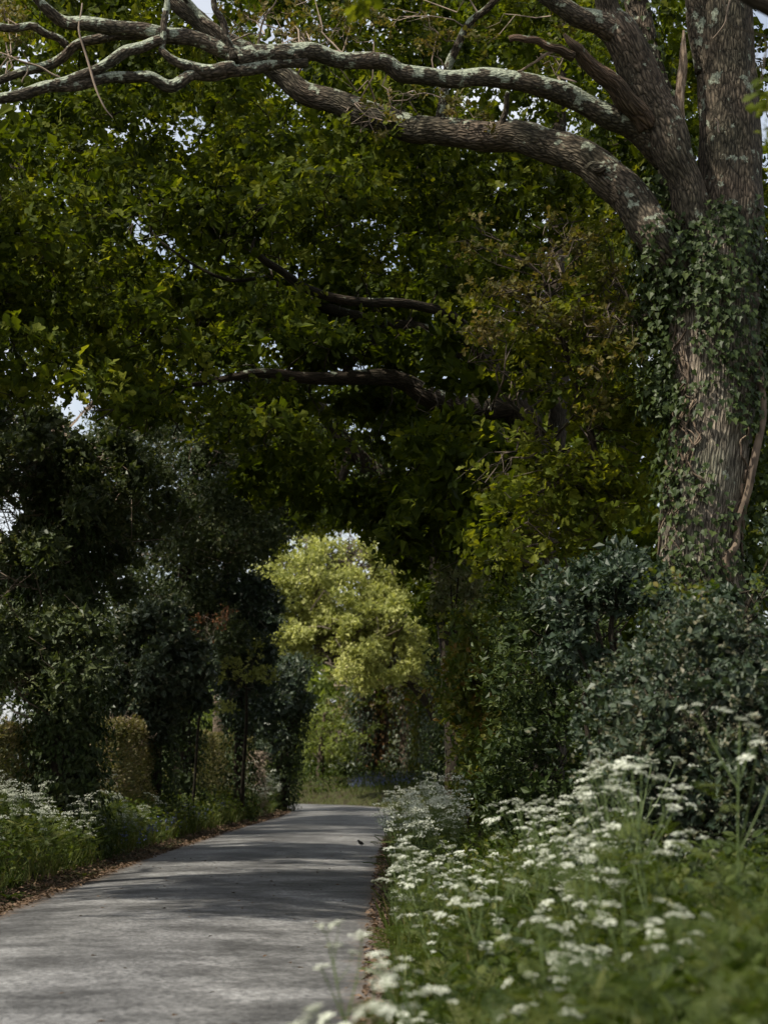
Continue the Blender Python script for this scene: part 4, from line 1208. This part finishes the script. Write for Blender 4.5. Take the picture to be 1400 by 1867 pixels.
def parsley_variant(seed, H):
    """stem mesh, foliage mesh, list of umbel placements (point, tilt, scale)"""
    r = np.random.default_rng(seed)
    st, fo, heads = MB(), MB(), []
    lean = r.normal(size=2) * .10
    n = 9
    t = np.linspace(0, 1, n)
    main = np.column_stack([lean[0] * H * t ** 2, lean[1] * H * t ** 2, H * .92 * t])
    tube(st, main, np.linspace(.0070, .0030, n), 5)
    heads.append((main[-1], norm(main[-1] - main[-2]), r.uniform(.95, 1.25)))
    for k in range(int(r.integers(4, 7))):
        f = r.uniform(.38, .86)
        i = int(f * (n - 1))
        a = k * 2.4 + r.normal() * .4
        out = np.array((math.cos(a), math.sin(a), 0))
        L = H * r.uniform(.22, .42) * (1.25 - f * .5)
        b0 = main[i]
        b1 = b0 + out * L * .30 + UP * L * .55
        b2 = b0 + out * L * .48 + UP * L * 1.0
        c = catmull([b0, b1, b2], 6)
        tube(st, c, np.linspace(.0042, .0022, 6), 4)
        heads.append((c[-1], norm(c[-1] - c[-2]), r.uniform(.8, 1.2)))
        for j in range(int(r.integers(1, 4))):
            s = c[int(r.integers(2, 4))]
            d = norm(out * r.uniform(.3, .7) + UP + r.normal(size=3) * .45)
            e = s + d * L * r.uniform(.35, .6)
            tube(st, catmull([s, (s + e) / 2 + r.normal(size=3) * .01, e], 4), np.linspace(.002, .0013, 4), 3)
            heads.append((e, d, r.uniform(.65, 1.05)))
    m = 14
    z = r.uniform(.04, .75, m) ** 1.2 * H
    az = r.uniform(0, 2 * math.pi, m)
    pos = np.column_stack([lean[0] * H * (z / H) ** 2, lean[1] * H * (z / H) ** 2, z])
    xdir = np.column_stack([np.cos(az), np.sin(az), r.uniform(.1, .8, m)])
    scatter(fo, T_FERN, pos + xdir * .02, xdir, np.tile(UP, (m, 1)) + .2 * r.normal(size=(m, 3)), r.uniform(.16, .34, m) * (1.2 - .6 * z / H), r.uniform(.3, .8, m))
    return st.mesh('stem', M['stem']), fo.mesh('foliage', M['herb_leaf']), heads


VARS = [parsley_variant(100 + i, h) for i, h in enumerate((.95, 1.05, 1.15, 1.0, 1.25, .85, 1.1, 1.2))]


def joined_heads(v):
    """all the flower heads of one far plant as one mesh"""
    mb = MB()
    for k, (p, d, s) in enumerate(VARS[v][2]):
        r = np.random.default_rng(v * 50 + k)
        n = 22
        a = r.uniform(0, 6.28, n); q = np.sqrt(r.random(n)) * .042 * s
        c = p + np.column_stack([q * np.cos(a), q * np.sin(a), .03 - q * .5 + r.normal(size=n) * .008])
        scatter(mb, T_KITE, c, np.column_stack([np.cos(a), np.sin(a), .3 * r.normal(size=n)]), np.tile(UP, (n, 1)) + .9 * r.normal(size=(n, 3)), r.uniform(.018, .028, n) * s, r.random(n))
    return mb.mesh('flower_heads', M['petal'])


FARHEADS = [joined_heads(v) for v in range(len(VARS))]


def link(name, data, parent, loc=(0, 0, 0), quat=None, scale=1.0):
    o = bpy.data.objects.new(name, data)
    COL.objects.link(o)
    o.parent = parent
    o.location = tuple(float(c) for c in loc)
    if quat is not None:
        o.rotation_mode = 'QUATERNION'; o.rotation_quaternion = quat
    o.scale = (scale,) * 3
    return o


NUM = ['no', 'one', 'two', 'three', 'four', 'five', 'six', 'seven', 'eight', 'nine', 'ten', 'eleven', 'twelve', 'thirteen', 'fourteen', 'fifteen', 'sixteen',
       'seventeen', 'eighteen', 'nineteen', 'twenty', 'twenty-one', 'twenty-two', 'twenty-three', 'twenty-four', 'twenty-five']


def parsley(x, y, label, group, scale=1.0, v=None, near=True, tilt=(0, 0)):
    v = int(rng.integers(len(VARS))) if v is None else v
    st, fo, heads = VARS[v]
    o = empty('cow_parsley', (x, y, float(ground_z(x, y)[0]) - .01))
    o.rotation_euler = (tilt[0] + rng.normal() * .06, tilt[1] + rng.normal() * .06, rng.uniform(0, 6.28) if tilt == (0, 0) else 0)
    o.scale = (scale,) * 3
    if near and 'heads' not in label and len(label.split()) < 14:
        label += ', with ' + NUM[len(heads)] + ' heads'
    tag(o, label, 'flower', group)
    link('stem', st, o)
    link('foliage', fo, o)
    if near:
        for k, (p, d, s) in enumerate(heads):
            ax = norm(np.asarray(d) * .8 + UP + rng.normal(size=3) * .25)
            link('umbel', UMBELS[int(rng.integers(5))], o, p - ax * .002, Vector(ax).to_track_quat('Z', 'Y'), float(s) * rng.uniform(.85, 1.3))
    else:
        link('flower_heads', FARHEADS[v], o)['kind'] = 'stuff'
    return o


def edge_right(y):
    i = int(np.argmin(np.abs(CL[:, 1] - y)))
    return CL[i, 0] + HALF


G1 = 'cow parsley on the right bank'
near_lab = 'blurred white cow parsley plant in the foreground thicket right of the lane'
mid_lab = 'white cow parsley plant on the right bank below the holly bush and thicket'
far_lab = 'small white cow parsley plant crowding the right road edge before the bend'
left_lab = 'white cow parsley plant on the left verge before the first ivied trunk'
bend_lab = 'white cow parsley plant in the bright mass left of the road at the bend'
# individually placed ones
parsley(0.02, 6.3, 'cow parsley leaning out over the asphalt at the bottom of the picture', G1, .95, 3, True, (0, -.28))
parsley(0.04, 8.0, 'cow parsley nodding over the road edge above the lowest leaning one', G1, 1.0, 0, True, (0, -.16))
parsley(1.75, 9.6, 'tall cow parsley standing highest against the right side of the holly bush', G1, 1.12, 4)
parsley(1.28, 10.4, 'tall cow parsley in front of the middle of the holly bush', G1, 1.15, 2)
def where(t):
    return 'at the road edge' if t < .35 else 'a step off the road' if t < .75 else 'halfway up the bank' if t < 1.15 else 'high on the bank'


def how(sc, lo, hi):
    f = (sc - lo) / (hi - lo)
    return 'short' if f < .33 else 'middling' if f < .67 else 'tall'


for k in range(11):
    y = rng.uniform(7.2, 9.6); t = rng.uniform(.1, min(1.6, .16 * y)); sc = rng.uniform(.62, .9)
    parsley(edge_right(y) + t, y, f'{how(sc, .62, .9)} cow parsley in the blurred foreground, {where(t)}' + (', nearest row' if y < 8.4 else ', second row'), G1, sc)
for k in range(34):
    y = rng.uniform(9.4, 16.5); t = .12 + 1.5 * rng.random(); sc = rng.uniform(.8, 1.0) + .22 * t * rng.random()
    parsley(edge_right(y) + t, y, f'{how(sc, .8, 1.12)} flowering cow parsley {where(t)}, ' + ('before the holly bush' if y < 12.5 else 'left of the holly bush' if y < 15 else 'below the dark thicket'), G1, sc)
for k in range(40):
    y = rng.uniform(22, 44); t = .1 + 1.0 * rng.random(); sc = rng.uniform(.9, 1.2)
    parsley(edge_right(y) + t, y, f'{how(sc, .9, 1.2)} distant cow parsley {where(t)}, ' + ('below the olive shrub' if y < 26 else 'past the olive shrub' if y < 32 else 'before the bird' if y < 36 else 'level with the bird' if y < 40 else 'towards the bend'), G1, sc, None, False)
G2 = 'cow parsley on the left verge'
for k in range(46):
    y = rng.uniform(23, 39)
    t = .1 + 1.5 * rng.random(); sc = rng.uniform(.7, 1.05)
    parsley(-4.7 - t, y, f'{how(sc, .7, 1.05)} cow parsley on the left verge ' + ('close to the asphalt' if t < .55 else 'amid the herbs' if t < 1.05 else 'against the hedge') + (', nearest part' if y < 26 else ', before the first ivied trunk' if y < 31 else ', beside the first ivied trunk'), G2, sc, None, False)
for k in range(8):
    y = rng.uniform(33, 42)
    t = .9 * rng.random(); sc = rng.uniform(.6, .85)
    parsley(-4.6 - t, y, f'{how(sc, .6, .85)} small cow parsley below the left hedge between the trunks, ' + ('towards the road' if t < .45 else 'towards the hedge') + (', nearer' if y < 37.5 else ', farther'), G2, sc, None, False)
for k in range(24):
    y = rng.uniform(60, 71)
    i = int(np.argmin(np.abs(CL[:, 1] - y)))
    t = .7 * rng.random(); sc = rng.uniform(1.0, 1.4)
    parsley(CL[i, 0] - HALF - .25 - t, y, f'{how(sc, 1.0, 1.4)} cow parsley in the pale mass left of the bend, ' + ('at its foot' if t < .23 else 'in its middle' if t < .46 else 'at its back') + (', near end' if y < 64 else ', centre' if y < 67.5 else ', far end'), G2, sc, None, False)

for k in range(18):
    x = rng.uniform(-2.9, 1.4); y = rng.uniform(89.5, 92.5)
    parsley(x, y, 'tiny cow parsley beyond the bend, ' + ('by the slim bare trunk' if x < -1.6 else 'before the rusty ivied trunk' if x < .2 else 'right of the rusty ivied trunk'), 'cow parsley beyond the bend', rng.uniform(.7, 1.1), None, False)

# ferny undergrowth (uncountable) and grass
def cover(name, label, n, dr, tr_, side, tmpl, mat, size, zr, tint, lean=.5, dens_pow=1.0, upw=.3):
    y = dr[0] + (dr[1] - dr[0]) * rng.random(n) ** dens_pow
    t = tr_[0] + (tr_[1] - tr_[0]) * rng.random(n)
    i = np.searchsorted(CL[:, 1], y).clip(0, len(CL) - 1)
    x = CL[i, 0] + side * (HALF + t)
    if side > 0:
        keep = x < 0.235 * y + .3
        x, y, t = x[keep], y[keep], t[keep]
    k = len(x)
    z = ground_z(x, y) + rng.uniform(zr[0], zr[1], k) * smooth01(t / .8 + .25)
    az = rng.uniform(0, 6.28, k)
    xdir = np.column_stack([np.cos(az), np.sin(az), np.abs(rng.normal(size=k)) * lean + upw])
    mb = MB()
    nz = np.array([mnoise.noise((x[j] * 1.6, y[j] * .8, 0)) for j in range(k)])
    scatter(mb, tmpl, np.column_stack([x, y, z]), xdir, np.tile(UP, (k, 1)) + .35 * rng.normal(size=(k, 3)), size * rng.uniform(.55, 1.25, k), tint + .35 * nz + .24 * rng.normal(size=k))
    return tag(mb.build(name, mat, None, kind='stuff'), label, 'undergrowth')


cover('ferny_undergrowth', 'ferny green undergrowth covering the right bank', 1500, (4.0, 8.5), (.15, 2.0), 1, T_FERN, M['herb_leaf'], .19, (0, .6), .42, .6, 1.0)
cover('ferny_undergrowth', 'ferny green undergrowth between the right-hand flowers below the bushes', 1700, (8.5, 18), (.12, 2.6), 1, T_FERN, M['herb_leaf'], .21, (0, .42), .42, .6, 1.2)
cover('ferny_undergrowth', 'ferny green undergrowth covering the left verge', 1300, (19, 42), (.45, 2.4), -1, T_FERN, M['herb_leaf'], .26, (0, .6), .55, .4)
cover('broad_undergrowth', 'broad-leaved green herbs low on the right bank', 16000, (4.2, 30), (.1, 3.4), 1, T_OVAL, M['herb_leaf'], .10, (0, .55), .42, .4, 1.6)
cover('broad_undergrowth', 'broad-leaved green herbs low on the left verge', 15000, (17, 64), (.45, 2.8), -1, T_OVAL, M['herb_leaf'], .12, (0, .6), .55, .3)
cover('grass', 'tufts of grass on the right bank', 6000, (4.5, 46), (.08, 2.2), 1, T_BLADE, M['grass'], .42, (0, .05), .5, 1.6, 1.4, .9)
cover('grass', 'grass along the left verge', 14000, (15, 74), (.42, 1.9), -1, T_BLADE, M['grass'], .34, (0, .05), .55, 1.6, 1.0, .9)
# grass and bluebells beyond the bend
n = 15000
x = rng.uniform(-12, 4.5, n); y = rng.uniform(72, 97, n)
d_, s_ = road_dist(x, y)
keep = (d_ > HALF + .15) & (s_ < 0); x, y = x[keep], y[keep]; k = len(x)
mb = MB()
az = rng.uniform(0, 6.28, k)
scatter(mb, T_BLADE, np.column_stack([x, y, ground_z(x, y)]), np.column_stack([np.cos(az), np.sin(az), 1.2 + rng.random(k)]), rng.normal(size=(k, 3)), rng.uniform(.15, .34, k), .5 + .2 * rng.normal(size=k), widen=1.6)
tag(mb.build('grass', M['grass'], None, kind='stuff'), 'bright grass bank beyond the bend', 'grass')


n = 5000
x = rng.uniform(-12, 4, n); y = rng.uniform(86.5, 99, n)
d_, s_ = road_dist(x, y)
keep = (d_ > HALF + .7) & (s_ < 0); x, y = x[keep], y[keep]; k = len(x)
mb = MB(); az = rng.uniform(0, 6.28, k)
scatter(mb, T_KITE, np.column_stack([x, y, ground_z(x, y) + rng.uniform(0, .55, k) * smooth01((y - 86) / 4)]), np.column_stack([np.cos(az), np.sin(az), .5 + rng.random(k)]), UP + .5 * rng.normal(size=(k, 3)), rng.uniform(.12, .28, k), .4 + .25 * rng.normal(size=k))
tag(mb.build('broad_undergrowth', M['herb_leaf'], None, kind='stuff'), 'low green herbs round the trunks beyond the bend', 'undergrowth')


def bluebells(label, pts):
    mb = MB()
    for x, y in pts:
        z = float(ground_z(x, y)[0]); h = rng.uniform(.28, .5)
        b = np.array((x, y, z)); e = b + np.array((rng.normal() * .05, rng.normal() * .05, h))
        tube(mb, catmull([b, (b + e) / 2, e], 4), .004, 3, mat=1, cap=False)
        m_ = 7
        f = rng.uniform(.62, 1.0, m_)[:, None]
        az = rng.uniform(0, 6.28, m_)
        dr = np.column_stack([np.cos(az), np.sin(az), -.7 * np.ones(m_)])
        scatter(mb, T_KITE, b * (1 - f) + e * f, dr, rng.normal(size=(m_, 3)), rng.uniform(.028, .045, m_), rng.random(m_), widen=1.3)
    return tag(mb.build('bluebells', [M['bluebell'], M['stem']], None, kind='stuff'), label, 'flower')


bluebells('bluebells dotted through the left verge below the hedge', [(-4.55 - .8 * rng.random(), rng.uniform(34, 58)) for k in range(190)] + [(-5.2 - .3 * rng.random(), rng.uniform(23, 26)) for k in range(14)])
bluebells('drift of bluebells at the foot of the ivied trunks beyond the bend', [(rng.uniform(-1.6, 1.4), rng.uniform(85.5, 89)) for k in range(260)])


# dock plants on the left verge
def dock(x, y, label, n, L, mat, tint):
    b = np.array((x, y, float(ground_z(x, y)[0])))
    o = tag(empty('dock_plant', b), label, 'plant')
    half = [(0, .02), (.18, .10), (.4, .15), (.65, .13), (.85, .07), (1.0, 0)]
    for k in range(n):
        a = k * 2.4 + rng.normal() * .3
        mb = MB()
        ou = np.array((math.cos(a), math.sin(a), 0)); sd = np.array((-math.sin(a), math.cos(a), 0))
        l = L * rng.uniform(.7, 1.1); lift = rng.uniform(.35, .95)
        V, Q = [], []
        for i, (t, w) in enumerate(half):
            c = b + ou * l * t * .8 + UP * (l * lift * t - l * .55 * t * t)
            for q in (-1, 0, 1):
                V.append(c + sd * q * w * l + UP * (.03 * abs(q) * l))
            if i:
                for q in range(2): Q.append(((i - 1) * 3 + q, (i - 1) * 3 + q + 1, i * 3 + q + 1, i * 3 + q))
        mb.add(V, None, Q, tint=tint + .1 * rng.normal())
        mb.build('leaf', mat, o, True)
    return o


M['pale_leaf'] = leaf_mat('pale_leaf', [(.14, .20, .16), (.22, .30, .25)], .2, .5, .4, (1, 1, .8))
dock(-4.85, 25.2, 'dock plant with long pointed green leaves at the left edge of the verge', 8, .36, M['herb_leaf'], .75)
dock(-4.62, 24.0, 'low dock plant with drooping leaves nearest the asphalt on the left', 7, .30, M['herb_leaf'], .55)
dock(-4.95, 35.5, 'broad pale blue-green leaf plant among the left verge flowers', 4, .34, M['pale_leaf'], .5)
dock(-4.5, 29.3, 'small dock plant by the brown leaf litter on the left edge', 6, .22, M['herb_leaf'], .8)

# brown leaf litter along both edges
def litter(label, n, side, y0, y1, t0, t1):
    y = y0 + (y1 - y0) * rng.random(n) ** 1.2
    wv = np.array([mnoise.noise((v * .35, side * 5.0, 1.7)) for v in y])
    t = t0 + (t1 - t0) * rng.random(n) * (1 + wv * .9)
    i = np.searchsorted(CL[:, 1], y).clip(0, len(CL) - 1)
    x = CL[i, 0] + side * (HALF + t)
    z = np.maximum(ground_z(x, y), np.where(t < .02, .012, -1)) + .012 + .012 * rng.random(n)
    az = rng.uniform(0, 6.28, n)
    mb = MB()
    scatter(mb, T_KITE, np.column_stack([x, y, z]), np.column_stack([np.cos(az), np.sin(az), .25 * rng.normal(size=n)]), np.tile(UP, (n, 1)) + .35 * rng.normal(size=(n, 3)), rng.uniform(.03, .075, n), .5 + .3 * rng.normal(size=n), widen=1.3)
    return tag(mb.build('leaf_litter', M['litter'], None, kind='stuff'), label, 'leaf litter')


litter('brown dead leaves and dust along the left road edge', 22000, -1, 14, 74, -.16, .85)
litter('brown dead leaves along the right road edge', 9000, 1, 5, 50, -.15, .42)

# single fallen leaves and bits of twig lying on the asphalt
n = 160
y = rng.uniform(11.5, 45, n); x = rng.uniform(-4.2, 0.1, n)
mb = MB()
az = rng.uniform(0, 6.28, n)
scatter(mb, T_KITE, np.column_stack([x, y, .055 * (1 - np.clip((x + 2.13) / HALF, -1, 1) ** 2) + .016 + 0 * x]), np.column_stack([np.cos(az), np.sin(az), .1 * rng.normal(size=n)]), np.tile(UP, (n, 1)) + .2 * rng.normal(size=(n, 3)), rng.uniform(.03, .07, n), .4 + .3 * rng.normal(size=n))
tag(mb.build('leaf_litter', M['litter'], None, kind='stuff'), 'single fallen leaves scattered over the asphalt', 'leaf litter')

# ------------------------------------------------------------------ near oak, only the tips of a limb hang into the picture
b = gbase(4.6, 9.5)
o = tag(empty('oak_tree', b), 'nearby oak outside the frame, blurred limb and leaf tips hanging in at the top', 'tree')
mb = MB(); tube(mb, catmull([b - UP * .2, b + UP * 2.5, b + np.array((-.1, .1, 5)), b + np.array((-.2, .2, 8))], 20), np.linspace(.48, .3, 20), 16, bumpy=.06)
mb.build('trunk', OB, o, True)
la = np.array([b + np.array((-.1, .1, 4.6)), P(1800, -60, 9.6), P(1480, 5, 9.7), P(1390, -2, 9.7), P(1250, -90, 9.7), P(980, -150, 9.8), P(660, -90, 9.8)])
mb = MB(); lp = catmull(la, 50); tube(mb, lp, np.linspace(.11, .02, 50), 10, bumpy=.15)
mb.build('limb', M['dark_bark'], o, True)
cl = [(P(1385, 165, 9.6), (.11, .11, .13)), (P(1400, 250, 9.6), (.08, .1, .1)), (P(640, -8, 9.8), (.12, .1, .08)), (P(690, -20, 9.8), (.1, .1, .07)), (P(1500, 150, 9.7), (.3, .3, .3)), (P(1200, -160, 9.7), (.3, .3, .15)), (P(900, -220, 9.8), (.35, .3, .2))]
mb = MB(); foliage(mb, cl, T_OAK, .085, 6, 60, tint=(.7, .2), inner=.2, droop=.4)
mb.build('crown', M['oak_leaf'], o, kind='stuff')
mb = MB(); twigs_for(mb, cl, lp, .008, 3); mb.build('twigs', M['twig'], o, True, kind='stuff')

# ------------------------------------------------------------------ the small dark bird on the road
bx, by = (658.5 - 700) / ppm(39.2), 39.2
bz_ = .055 * (1 - ((bx + 2.1) / HALF) ** 2) + .006
bird = tag(empty('bird', (bx, by, bz_)), 'small dark bird standing on the asphalt in the middle distance', 'bird')
M['feather'] = plain_mat('feather', (.012, .011, .009), (.030, .028, .018), 60, .6, .3)
M['beak'] = plain_mat('beak', (.03, .02, .01), (.06, .04, .02), 60, .5, .4)
BO = np.array((bx, by, bz_))
prof = [(-.060, .045, .008), (-.048, .047, .019), (-.028, .053, .031), (-.005, .062, .036), (.014, .073, .035), (.030, .088, .028), (.040, .100, .024), (.050, .108, .0235), (.060, .108, .020), (.068, .105, .012), (.071, .104, .005)]
sp = np.array([(-x, 0, z) for x, z, r in prof]); rr = np.array([r for x, z, r in prof])
mb = MB(); n_ = 40
tube(mb, BO + catmull(sp, n_), np.interp(np.linspace(0, 1, n_), np.linspace(0, 1, len(rr)), rr), 16)
mb.build('body', M['feather'], bird, True)
mb = MB(); tube(mb, BO + np.array([(-.068, 0, .104), (-.078, 0, .102), (-.088, 0, .099)]), [.006, .004, .0006], 8)
mb.build('beak', M['beak'], bird, True)
mb = MB()
V = [BO + np.array(q) for q in ((.045, -.010, .050), (.045, .010, .050), (.105, -.014, .036), (.105, .014, .036), (.045, -.010, .044), (.045, .010, .044), (.105, -.014, .033), (.105, .014, .033))]
mb.add(V, None, [(0, 1, 3, 2), (4, 6, 7, 5), (0, 2, 6, 4), (1, 5, 7, 3), (2, 3, 7, 6), (0, 4, 5, 1)])
mb.build('tail', M['feather'], bird)
for sgn in (-1, 1):
    mb = MB()
    tube(mb, BO + np.array([(.012, sgn * .020, .048), (-.004 + .008 * sgn, sgn * .036, .054), (.052, sgn * .018, .046)])[[0, 1, 2]], [.004, .012, .003], 8)
    mb.build('wing', M['feather'], bird, True)
    mb = MB()
    fx = .004 + .008 * sgn
    tube(mb, BO + np.array([(fx + .004, sgn * .012, .034), (fx + .008, sgn * .013, .018), (fx, sgn * .014, .003)]), [.004, .0022, .002], 6)
    for q in ((-.018, 0), (-.013, .009), (-.013, -.009), (.012, 0)):
        tube(mb, BO + np.array([(fx, sgn * .014, .003), (fx + q[0], sgn * .014 + q[1], .0015)]), [.0018, .001], 5)
    mb.build('leg', M['beak'], bird, True)
